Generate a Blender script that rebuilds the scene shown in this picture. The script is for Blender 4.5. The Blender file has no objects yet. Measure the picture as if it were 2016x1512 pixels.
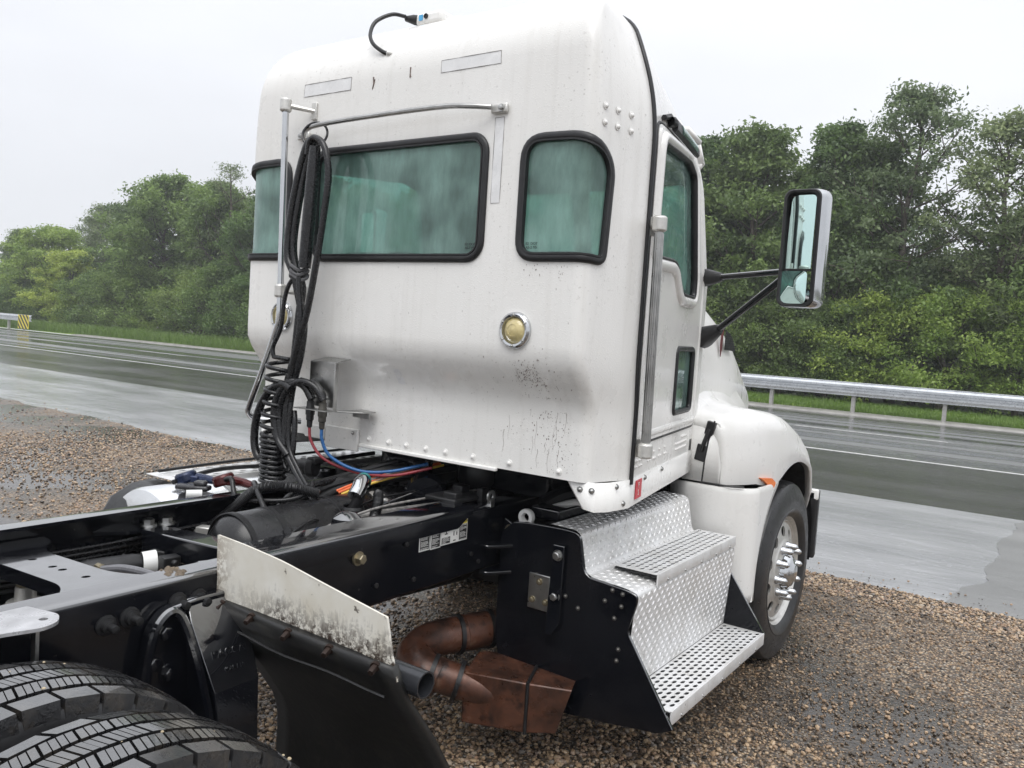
import bpy, bmesh, math, random
import numpy as np
from mathutils import Vector, Matrix
from mathutils.geometry import delaunay_2d_cdt

random.seed(7); rng = np.random.default_rng(7)
C = bpy.context.scene.collection
R = math.radians

# ------------------------------------------------------------------ camera, sky, sun, exposure
scene = bpy.context.scene
YAW, PIT, ROL = R(34.2395), R(-3.4925), R(3.6777)
fw = Vector((-math.sin(YAW)*math.cos(PIT), math.cos(YAW)*math.cos(PIT), math.sin(PIT)))
r0 = Vector((math.cos(YAW), math.sin(YAW), 0)); u0 = r0.cross(fw)
rt = math.cos(ROL)*r0 + math.sin(ROL)*u0
up = -math.sin(ROL)*r0 + math.cos(ROL)*u0
cam_d = bpy.data.cameras.new('camera'); cam = bpy.data.objects.new('camera', cam_d); C.objects.link(cam)
cam_d.sensor_width = 36; cam_d.lens = 1616.41/2016*36; cam_d.clip_end = 2000; cam_d.clip_start = .05
M = Matrix((rt, up, -fw)).transposed().to_4x4(); M.translation = Vector((2.3848, -2.5454, 1.7596))
cam.matrix_world = M
scene.camera = cam

world = bpy.data.worlds.new('World'); scene.world = world; world.use_nodes = True
wn = world.node_tree.nodes; wl = world.node_tree.links; wn.clear()
SUN_EL, SUN_AZ = R(58), R(150)
sky = wn.new('ShaderNodeTexSky'); sky.sky_type = 'NISHITA'; sky.sun_disc = False
sky.sun_elevation = SUN_EL; sky.sun_rotation = SUN_AZ
tc = wn.new('ShaderNodeTexCoord'); sep = wn.new('ShaderNodeSeparateXYZ'); wl.new(tc.outputs['Generated'], sep.inputs[0])
zmax = wn.new('ShaderNodeMath'); zmax.operation = 'MAXIMUM'; wl.new(sep.outputs[2], zmax.inputs[0]); zmax.inputs[1].default_value = 0
zpow = wn.new('ShaderNodeMath'); zpow.operation = 'POWER'; wl.new(zmax.outputs[0], zpow.inputs[0]); zpow.inputs[1].default_value = 1.8
ele = wn.new('ShaderNodeMapRange'); ele.inputs['From Min'].default_value = 0; ele.inputs['From Max'].default_value = 1
ele.inputs['To Min'].default_value = 7.3; ele.inputs['To Max'].default_value = 15.5     # overcast: brighter overhead than at the horizon
wl.new(zpow.outputs[0], ele.inputs['Value'])
cn = wn.new('ShaderNodeTexNoise'); cn.inputs['Scale'].default_value = 1.6; cn.inputs['Detail'].default_value = 4; cn.inputs['Roughness'].default_value = .5
mp = wn.new('ShaderNodeMapping'); mp.inputs['Scale'].default_value = (1, 1, 3.2); wl.new(tc.outputs['Generated'], mp.inputs[0]); wl.new(mp.outputs[0], cn.inputs[0])
cv = wn.new('ShaderNodeMapRange'); cv.inputs['From Min'].default_value = .3; cv.inputs['From Max'].default_value = .7
cv.inputs['To Min'].default_value = .93; cv.inputs['To Max'].default_value = 1.07; wl.new(cn.outputs['Fac'], cv.inputs['Value'])
mul = wn.new('ShaderNodeMath'); mul.operation = 'MULTIPLY'; wl.new(ele.outputs[0], mul.inputs[0]); wl.new(cv.outputs[0], mul.inputs[1])
cc = wn.new('ShaderNodeVectorMath'); cc.operation = 'SCALE'; cc.inputs[0].default_value = (.965, .985, 1.035); wl.new(mul.outputs[0], cc.inputs['Scale'])
mx = wn.new('ShaderNodeMix'); mx.data_type = 'RGBA'; mx.inputs['Factor'].default_value = .96
wl.new(sky.outputs[0], mx.inputs['A']); wl.new(cc.outputs[0], mx.inputs['B'])
bg = wn.new('ShaderNodeBackground'); bg.inputs['Strength'].default_value = .1; wl.new(mx.outputs['Result'], bg.inputs['Color'])
wo = wn.new('ShaderNodeOutputWorld'); wl.new(bg.outputs[0], wo.inputs['Surface'])

sd = bpy.data.lights.new('sun', 'SUN'); sd.energy = 1.3; sd.angle = R(40); sd.color = (1, .985, .95)
sun = bpy.data.objects.new('sun', sd); C.objects.link(sun); sun.location = (10, -20, 30)
sun.rotation_euler = (R(90)-SUN_EL, 0, math.pi-SUN_AZ)
scene.view_settings.view_transform = 'Standard'; scene.view_settings.look = 'None'
scene.view_settings.exposure = .32; scene.view_settings.gamma = 1; scene.view_settings.use_curve_mapping = False

# ------------------------------------------------------------------ materials
class NT:
    def __init__(s, name):
        s.m = bpy.data.materials.new(name); s.m.use_nodes = True
        s.n = s.m.node_tree.nodes; s.l = s.m.node_tree.links
        s.b = s.n['Principled BSDF']; s.out = s.n['Material Output']
        s.tc = s.n.new('ShaderNodeTexCoord')
    def link(s, a, b): s.l.new(a, b)
    def map(s, scale, src='Object', rot=(0, 0, 0)):
        m = s.n.new('ShaderNodeMapping'); m.inputs['Scale'].default_value = scale if hasattr(scale, '__len__') else (scale,)*3
        m.inputs['Rotation'].default_value = rot
        s.link(s.tc.outputs[src], m.inputs[0]); return m.outputs[0]
    def noise(s, scale, vec=None, detail=4, rough=.55, dist=0):
        t = s.n.new('ShaderNodeTexNoise'); t.inputs['Scale'].default_value = scale; t.inputs['Detail'].default_value = detail
        t.inputs['Roughness'].default_value = rough; t.inputs['Distortion'].default_value = dist
        s.link(vec if vec is not None else s.tc.outputs['Object'], t.inputs['Vector']); return t.outputs['Fac']
    def voro(s, scale, vec=None, out='Distance', feat='F1', rand=1):
        t = s.n.new('ShaderNodeTexVoronoi'); t.feature = feat; t.inputs['Scale'].default_value = scale; t.inputs['Randomness'].default_value = rand
        s.link(vec if vec is not None else s.tc.outputs['Object'], t.inputs['Vector']); return t.outputs[out]
    def ramp(s, fac, stops, interp='LINEAR'):
        r = s.n.new('ShaderNodeValToRGB'); r.color_ramp.interpolation = interp
        e = r.color_ramp.elements
        while len(e) < len(stops): e.new(.5)
        for q, (p, c) in zip(e, stops):
            q.position = p; q.color = (c, c, c, 1) if not hasattr(c, '__len__') else (*c, 1)
        s.link(fac, r.inputs[0]); return r.outputs[0]
    def mixc(s, fac, a, b, mode='MIX'):
        m = s.n.new('ShaderNodeMix'); m.data_type = 'RGBA'; m.blend_type = mode
        for v, i in ((fac, 0), (a, 'A'), (b, 'B')):
            if isinstance(v, (int, float)): 
                m.inputs[i].default_value = v if i == 0 else (v, v, v, 1)
            elif isinstance(v, tuple): m.inputs[i].default_value = (*v, 1)
            else: s.link(v, m.inputs[i])
        return m.outputs['Result']
    def math(s, op, a, b=0.):
        m = s.n.new('ShaderNodeMath'); m.operation = op
        for v, i in ((a, 0), (b, 1)):
            if isinstance(v, (int, float)): m.inputs[i].default_value = v
            else: s.link(v, m.inputs[i])
        return m.outputs[0]
    def bump(s, h, strength=.3, dist=.01, prev=None):
        b = s.n.new('ShaderNodeBump'); b.inputs['Strength'].default_value = strength; b.inputs['Distance'].default_value = dist
        s.link(h, b.inputs['Height'])
        if prev is not None: s.link(prev, b.inputs['Normal'])
        return b.outputs[0]
    def wet(s, lo=.25, hi=.75):
        g = s.n.new('ShaderNodeNewGeometry'); x = s.n.new('ShaderNodeSeparateXYZ'); s.link(g.outputs['True Normal'], x.inputs[0])
        m = s.n.new('ShaderNodeMapRange'); m.inputs['From Min'].default_value = lo; m.inputs['From Max'].default_value = hi; s.link(x.outputs[2], m.inputs['Value']); return m.outputs[0]
    def set(s, **k):
        for a, v in k.items():
            i = s.b.inputs[a.replace('_', ' ')]
            if isinstance(v, (int, float)): i.default_value = v
            elif isinstance(v, tuple): i.default_value = (*v, 1)
            else: s.link(v, i)
        return s
def simple(name, col, rough=.4, metal=0., var=.25, nscale=9, bump=0, bscale=60, coat=0):
    t = NT(name)
    n = t.noise(nscale, detail=5)
    c = t.mixc(t.ramp(n, [(.3, 0.), (.7, 1.)]), tuple(x*(1-var) for x in col), tuple(min(1, x*(1+var)) for x in col))
    r = t.ramp(t.noise(nscale*2.3, detail=4), [(.3, max(.02, rough*.75)), (.75, min(1, rough*1.3))])
    t.set(Base_Color=c, Roughness=r, Metallic=metal)
    if coat: t.set(Coat_Weight=coat, Coat_Roughness=.06)
    if bump: t.set(Normal=t.bump(t.noise(bscale, detail=3), bump, .004))
    return t.m

def droplets(t, scale=55, strength=.35):
    d = t.voro(scale); return t.bump(t.ramp(d, [(.0, 1.), (.26, .75), (.34, 0.)]), strength, .003)

def mat_white(name, dirt=1., drops=True):
    t = NT(name)
    base = (.82, .81, .785)
    big = t.ramp(t.noise(1.7, detail=6), [(.35, 0.), (.8, 1.)])
    c = t.mixc(t.math('MULTIPLY', big, .3*dirt), base, (.64, .62, .57))
    stv = t.map((26, 26, 1.5)); st = t.ramp(t.noise(1, stv, detail=4), [(.52, 0.), (.8, 1.)])
    c = t.mixc(t.math('MULTIPLY', st, .3*dirt), c, (.54, .52, .48))
    sp = t.ramp(t.noise(62, detail=3, rough=.75), [(.61, 0.), (.70, 1.)])
    big2 = t.ramp(t.noise(2.6, detail=2), [(.38, 0.), (.62, 1.)])
    c = t.mixc(t.math('MULTIPLY', t.math('MULTIPLY', sp, big2), .55*dirt), c, (.25, .23, .2))
    sp2 = t.ramp(t.voro(24, t.map((1, 1, .6))), [(.03, 1.), (.075, 0.)])
    c = t.mixc(t.math('MULTIPLY', sp2, .5*dirt), c, (.2, .18, .16))
    t.set(Base_Color=c, Roughness=t.ramp(t.noise(6), [(.3, .22), (.7, .4)]), Coat_Weight=.35, Coat_Roughness=.08)
    if drops: t.set(Normal=droplets(t, 105, .15))
    return t.m

white = mat_white('white_paint', 1.); white_clean = mat_white('white_paint_clean', .45)
def mat_black():
    t = NT('black_chassis_paint')
    n = t.ramp(t.noise(7, detail=6), [(.35, (.003, .0035, .0055)), (.7, (.007, .0075, .010))])
    st = t.ramp(t.noise(1, t.map((30, 30, 2.2)), detail=4), [(.6, 0.), (.85, 1.)])
    c = t.mixc(t.math('MULTIPLY', st, .15), n, (.05, .05, .055))
    t.set(Base_Color=c, Roughness=t.ramp(t.noise(14), [(.3, .09), (.75, .3)]), Normal=droplets(t, 90, .12), Specular_IOR_Level=.32, Coat_Weight=t.wet(.2, .5), Coat_Roughness=.04, Coat_IOR=2.8)
    return t.m
black = mat_black()
black_dull = simple('black_dirty_metal', (.008, .008, .009), .5, 0, .4, 12, .3, 50)
rubber = simple('black_rubber', (.009, .009, .010), .4, 0, .3, 20)
hose_m = simple('hose_rubber', (.008, .008, .009), .28, 0, .3, 30)
chrome = simple('chrome', (.56, .57, .58), .09, 1., .05, 8)
steel = simple('dull_steel', (.42, .42, .41), .34, 1., .2, 20)
castal = simple('cast_aluminium', (.62, .61, .58), .42, .7, .12, 25, .2, 90)
brass = simple('brass_fitting', (.3, .26, .18), .38, .8, .3, 40)
dark_plastic = simple('dark_plastic', (.012, .012, .013), .45, 0, .2, 20)
interior_m = simple('cab_lining', (.5, .5, .48), .7, 0, .1, 8)
seat_m = simple('seat_fabric', (.035, .036, .04), .8, 0, .2, 30)
tan_m = simple('tan_trim', (.26, .15, .11), .6, 0, .15, 10)
red_m = simple('red_hose', (.25, .025, .035), .3, 0, .15, 20)
blue_m = simple('blue_hose', (.015, .10, .28), .3, 0, .15, 20)
orange_w = simple('orange_wire', (.75, .16, .05), .4); yellow_w = simple('yellow_wire', (.75, .5, .08), .4)
red_cap = simple('red_gladhand', (.075, .012, .012), .22, .3, .35, 30)
blue_cap = simple('blue_gladhand', (.02, .03, .07), .25, .3, .35, 30)
paper_w = simple('white_plastic', (.72, .72, .7), .4, 0, .06, 20)
label_blk = simple('label_black', (.01, .01, .01), .35); label_or = simple('label_orange', (.8, .2, .03), .4, 0, .05)
label_amb = simple('label_amber', (.72, .33, .05), .4, 0, .05); label_ye = simple('label_yellow', (.75, .62, .05), .4, 0, .05)
sticker_red = simple('sticker_red', (.62, .02, .04), .35, 0, .08)
orange_lens = simple('amber_lens', (.85, .19, .012), .12, 0, .1, 40, .2, 120, coat=.6)
lens_y = simple('yellowed_lens', (.55, .46, .22), .14, 0, .22, 30, .35, 70, coat=.7)
galv = simple('galvanised_steel', (.58, .6, .62), .32, .75, .12, 6)
post_m = simple('weathered_post', (.4, .39, .37), .55, .3, .2, 12)
mirror_m = simple('mirror_glass', (.62, .82, .78), .02, 1., .01, 3)
red_stripe = simple('dark_red_stripe', (.12, .015, .02), .3)

def mat_rail():
    t = NT('frame_rail_paint')
    c = t.ramp(t.noise(9, detail=6), [(.35, (.003, .0035, .0055)), (.7, (.007, .0075, .010))])
    st = t.ramp(t.noise(1, t.map((3, 26, 2.5)), detail=5), [(.58, 0.), (.8, 1.)])
    c = t.mixc(t.math('MULTIPLY', st, .2), c, (.05, .05, .055))
    gr = t.ramp(t.noise(38, detail=6, rough=.7), [(.66, 0.), (.72, 1.)])
    c = t.mixc(t.math('MULTIPLY', gr, .4), c, (.14, .12, .1))
    t.set(Base_Color=c, Roughness=t.ramp(t.noise(11), [(.3, .08), (.75, .26)]), Specular_IOR_Level=.32, Coat_Weight=t.wet(.25, .7), Coat_Roughness=.05, Coat_IOR=3.0,
          Normal=t.bump(t.noise(40, detail=3), .04, .003))
    return t.m
railm = mat_rail()

def mat_alu():
    t = NT('diamond_plate_aluminium')
    sc = t.ramp(t.noise(7, detail=8, rough=.7), [(.4, 0.), (.7, 1.)])
    c = t.mixc(sc, (.80, .80, .80), (.66, .65, .63))
    di = t.ramp(t.noise(22, detail=5), [(.6, 0.), (.75, 1.)])
    c = t.mixc(t.math('MULTIPLY', di, .5), c, (.3, .28, .25))
    t.set(Base_Color=c, Metallic=.35, Roughness=t.ramp(t.noise(13, detail=6), [(.3, .26), (.7, .5)]), Normal=t.bump(t.noise(120, detail=2), .08, .002))
    return t.m
alu = mat_alu()
def mat_rust():
    t = NT('rusty_exhaust')
    c = t.ramp(t.noise(9, detail=7, rough=.65, dist=.4), [(.3, (.02, .011, .008)), (.46, (.07, .031, .02)), (.6, (.115, .047, .028)), (.8, (.25, .17, .12))])
    sp = t.ramp(t.noise(13, detail=5), [(.56, 0.), (.66, 1.)])
    c = t.mixc(t.math('MULTIPLY', sp, .85), c, (.018, .011, .009))
    t.set(Base_Color=c, Roughness=t.ramp(t.noise(20), [(.3, .2), (.7, .5)]), Metallic=.25, Normal=t.bump(t.noise(60, detail=5), .2, .003))
    return t.m
rust = mat_rust()
def mat_tyre():
    t = NT('wet_tyre_rubber')
    mud = t.ramp(t.noise(10, detail=7, rough=.7), [(.5, 0.), (.68, 1.)])
    c = t.mixc(t.math('MULTIPLY', mud, .45), (.012, .012, .013), (.07, .055, .038))
    t.set(Base_Color=c, Roughness=t.ramp(t.noise(30, detail=4), [(.3, .16), (.7, .45)]), Normal=t.bump(t.noise(110, detail=4), .3, .004), Coat_Weight=t.wet(.6, 1.), Coat_Roughness=.12, Coat_IOR=2.2)
    return t.m
tyre_m = mat_tyre()
tyre_side = simple('tyre_sidewall', (.018, .018, .019), .34, 0, .35, 14, .15, 80)
mud_m = simple('dried_mud', (.13, .1, .07), .75, 0, .35, 30, .5, 80)
def mat_flap():
    t = NT('mud_flap_rubber')
    sc = t.ramp(t.noise(14, detail=8, rough=.75), [(.5, 0.), (.75, 1.)])
    c = t.mixc(t.math('MULTIPLY', sc, .6), (.010, .010, .010), (.05, .046, .036))
    t.set(Base_Color=c, Roughness=.42, Normal=t.bump(t.noise(45, detail=6), .25, .004))
    return t.m
flap_m = mat_flap()
def mat_sheet():     # white fender extension, mud splashed upwards from its lower edge
    t = NT('mud_splashed_white_sheet')
    s = t.n.new('ShaderNodeSeparateXYZ'); t.link(t.tc.outputs['Object'], s.inputs[0])
    nz = t.noise(1, t.map((60, 60, 12)), detail=6, rough=.7)
    h = t.math('SUBTRACT', s.outputs[2], t.math('MULTIPLY', s.outputs[0], .02))
    h = t.math('ADD', h, t.math('MULTIPLY', t.math('SUBTRACT', nz, .5), .16))
    low = t.ramp(t.math('SUBTRACT', h, .9), [(.05, 1.), (.125, 0.)])
    band = t.ramp(t.math('SUBTRACT', s.outputs[0], .5), [(.03, .25), (.2, 1.)])
    gr = t.ramp(t.noise(46, detail=6, rough=.8), [(.44, 0.), (.52, 1.)])
    c = t.mixc(t.ramp(t.noise(9, detail=6), [(.35, 0.), (.75, 1.)]), (.72, .70, .64), (.6, .56, .47))
    c = t.mixc(t.math('MULTIPLY', t.math('MULTIPLY', low, gr), band), c, (.045, .03, .022))
    sp = t.ramp(t.noise(36, detail=3, rough=.6), [(.69, 0.), (.73, 1.)])
    c = t.mixc(t.math('MULTIPLY', sp, .85), c, (.06, .045, .035))
    left = t.ramp(t.math('ADD', s.outputs[0], t.math('MULTIPLY', t.noise(26, detail=5), .1)), [(.47, 1.), (.56, 0.)])
    c = t.mixc(t.math('MULTIPLY', left, t.math('MULTIPLY', gr, .7)), c, (.2, .15, .1))
    t.set(Base_Color=c, Roughness=.45)
    return t.m
sheet_m = mat_sheet()

def mat_glass(name, fog=.3, drops=0):
    t = NT(name); n = t.n
    tr = n.new('ShaderNodeBsdfTransparent'); tr.inputs[0].default_value = (.34, .60, .53, 1)
    df = n.new('ShaderNodeBsdfDiffuse'); df.inputs[0].default_value = (.48, .76, .68, 1)
    tl = n.new('ShaderNodeBsdfTranslucent'); tl.inputs[0].default_value = (.5, .86, .75, 1)
    m1 = n.new('ShaderNodeMixShader'); m1.inputs[0].default_value = .5; t.link(df.outputs[0], m1.inputs[1]); t.link(tl.outputs[0], m1.inputs[2])
    f = t.ramp(t.noise(1, t.map((24, 24, 7)), detail=7, rough=.7), [(.3, fog*.62), (.7, fog)])
    f2 = t.ramp(t.noise(3.4, detail=2), [(.38, .42), (.62, 1.)]); f = t.math('MULTIPLY', f, f2)
    m2 = n.new('ShaderNodeMixShader'); t.link(f, m2.inputs[0]); t.link(tr.outputs[0], m2.inputs[1]); t.link(m1.outputs[0], m2.inputs[2])
    gl = n.new('ShaderNodeBsdfGlossy'); gl.inputs['Roughness'].default_value = .03; gl.inputs['Color'].default_value = (.92, 1, .97, 1)
    fr = n.new('ShaderNodeFresnel'); fr.inputs['IOR'].default_value = 1.5
    if drops:
        nb = droplets(t, 85, drops); t.link(nb, gl.inputs['Normal'])
    m3 = n.new('ShaderNodeMixShader'); t.link(fr.outputs[0], m3.inputs[0]); t.link(m2.outputs[0], m3.inputs[1]); t.link(gl.outputs[0], m3.inputs[2])
    t.link(m3.outputs[0], t.out.inputs['Surface']); return t.m
glass = mat_glass('fogged_green_glass', .85, .12); glass_wet = mat_glass('wet_green_glass', .62, .4); glass_mist = mat_glass('misted_green_glass', 1., .1)

# ---- ground materials
def mat_gravel():
    t = NT('wet_gravel')
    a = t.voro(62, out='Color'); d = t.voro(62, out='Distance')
    s = t.n.new('ShaderNodeSeparateColor'); t.link(a, s.inputs[0])
    col = t.ramp(s.outputs[0], [(0., (.04, .03, .022)), (.25, (.22, .155, .11)), (.5, (.44, .30, .185)), (.72, (.60, .44, .28)), (.9, (.36, .33, .29)), (1., (.62, .52, .40))])
    wet = t.ramp(t.noise(.6, detail=6, rough=.62, vec=t.map((1, .8, 1))), [(.42, 0.), (.54, 1.)])
    col = t.mixc(wet, col, t.mixc(.85, col, (.045, .042, .04)))
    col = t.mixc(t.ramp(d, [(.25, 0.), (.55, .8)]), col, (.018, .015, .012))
    bst = t.math('SUBTRACT', 1., d)
    b = t.n.new('ShaderNodeBump'); b.inputs['Distance'].default_value = .012
    t.link(bst, b.inputs['Height']); t.link(t.math('SUBTRACT', .75, t.math('MULTIPLY', wet, .70)), b.inputs['Strength'])
    t.set(Base_Color=col, Roughness=t.mixc(wet, .5, .11), Normal=b.outputs[0]); return t.m
def mat_pebble():
    t = NT('pebble_stone')
    at = t.n.new('ShaderNodeAttribute'); at.attribute_type = 'INSTANCER'; at.attribute_name = 'tone'
    col = t.ramp(at.outputs['Fac'], [(0., (.03, .026, .022)), (.22, (.16, .12, .085)), (.45, (.41, .275, .17)), (.66, (.62, .45, .28)), (.8, (.27, .25, .23)), (.9, (.47, .30, .20)), (1., (.66, .56, .43))])
    t.set(Base_Color=t.mixc(t.noise(60, detail=3), col, t.mixc(.5, col, (.03, .025, .02))), Roughness=.3); return t.m
def mat_road(name, dark, light, r0_, r1_, wave, stripes=False, stripe_y=1.2):
    t = NT(name)
    g = t.noise(240, detail=2)
    n = t.ramp(t.noise(.6, t.map((.35, 1.3, 1)), detail=5, rough=.6), [(.35, 0.), (.7, 1.)])
    if stripes: n = t.ramp(t.noise(1, t.map((.02, stripe_y, 1)), detail=3), [(.4, 0.), (.6, 1.)])
    c = t.mixc(n, dark, light)
    c = t.mixc(t.math('MULTIPLY', t.ramp(g, [(.45, 0.), (.75, 1.)]), .5), c, tuple(min(1, x*2.1+.02) for x in light))
    rr = t.n.new('ShaderNodeMapRange'); t.link(n, rr.inputs['Value']); rr.inputs['To Min'].default_value = r0_; rr.inputs['To Max'].default_value = r1_
    w1 = t.noise(1, t.map((2.0, 4.6, 1), rot=(0, 0, R(10))), detail=6, rough=.6, dist=.5)
    nb = t.bump(w1, wave, .03); nb = t.bump(t.noise(30, detail=3), wave*.7, .005, nb); rd = t.voro(9); nb = t.bump(t.ramp(rd, [(0., 1.), (.10, .2), (.16, .6), (.22, 0.)]), min(1, wave*1.2), .01, nb)
    t.set(Base_Color=c, Roughness=rr.outputs[0], Normal=nb, IOR=1.45, Specular_IOR_Level=.6); return t.m
gravel_m = mat_gravel(); pebble_m = mat_pebble()
apron_m = mat_road('wet_pale_pavement', (.24, .245, .255), (.40, .40, .41), .06, .24, .34)
shoulder_m = mat_road('dark_wet_asphalt', (.05, .05, .05), (.085, .084, .083), .12, .27, .2)
lane_m = mat_road('wet_lane_asphalt', (.06, .06, .062), (.2, .2, .205), .1, .34, .07, True, 1.05)
kerb_m = simple('wet_concrete_kerb', (.3, .29, .27), .4, 0, .2, 3, .3, 30)
line_m = simple('road_line_paint', (.68, .68, .66), .3, 0, .15, 6)
earth_m = simple('dark_woodland_floor', (.035, .035, .018), .9, 0, .4, 1.2)
def mat_grass():
    t = NT('wet_grass')
    c = t.ramp(t.noise(.9, t.map((.4, 1, 1)), detail=7, rough=.7), [(.3, (.10, .17, .025)), (.55, (.18, .27, .045)), (.75, (.26, .34, .08))])
    t.set(Base_Color=c, Roughness=.6, Normal=t.bump(t.noise(18, detail=4), .5, .05)); return t.m
grass_m = mat_grass()
def mat_leaf(name, a, b, tr=.42):
    t = NT(name); n = t.n
    geo = n.new('ShaderNodeNewGeometry'); oi = n.new('ShaderNodeObjectInfo')
    at = n.new('ShaderNodeAttribute'); at.attribute_name = 'tone'
    v = t.math('ADD', t.math('MULTIPLY', geo.outputs['Random Per Island'], .45), t.math('MULTIPLY', at.outputs['Fac'], .55))
    c = t.mixc(v, a, b)
    h = n.new('ShaderNodeHueSaturation'); t.link(c, h.inputs['Color'])
    mr = n.new('ShaderNodeMapRange'); t.link(oi.outputs['Random'], mr.inputs['Value']); mr.inputs['To Min'].default_value = .8; mr.inputs['To Max'].default_value = 1.2
    t.link(mr.outputs[0], h.inputs['Value'])
    mh = n.new('ShaderNodeMapRange'); t.link(oi.outputs['Random'], mh.inputs['Value']); mh.inputs['To Min'].default_value = .515; mh.inputs['To Max'].default_value = .485
    t.link(mh.outputs[0], h.inputs['Hue'])
    t.set(Base_Color=h.outputs[0], Roughness=.42)
    tl = n.new('ShaderNodeBsdfTranslucent'); t.link(h.outputs[0], tl.inputs[0])
    m = n.new('ShaderNodeMixShader'); m.inputs[0].default_value = tr; t.link(t.b.outputs[0], m.inputs[1]); t.link(tl.outputs[0], m.inputs[2])
    t.link(m.outputs[0], t.out.inputs['Surface']); return t.m
leaf_dark = mat_leaf('leaf_dark', (.055, .10, .034), (.23, .33, .10))
leaf_mid = mat_leaf('leaf_mid', (.075, .135, .038), (.30, .42, .12))
leaf_light = mat_leaf('leaf_light', (.20, .30, .055), (.50, .60, .15))
leaf_grey = mat_leaf('leaf_grey', (.08, .125, .055), (.29, .36, .17))
bark = simple('bark', (.085, .07, .055), .85, 0, .35, 9, .5, 20)
blade_m = mat_leaf('grass_blade', (.15, .24, .04), (.34, .44, .11), .3)

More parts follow.
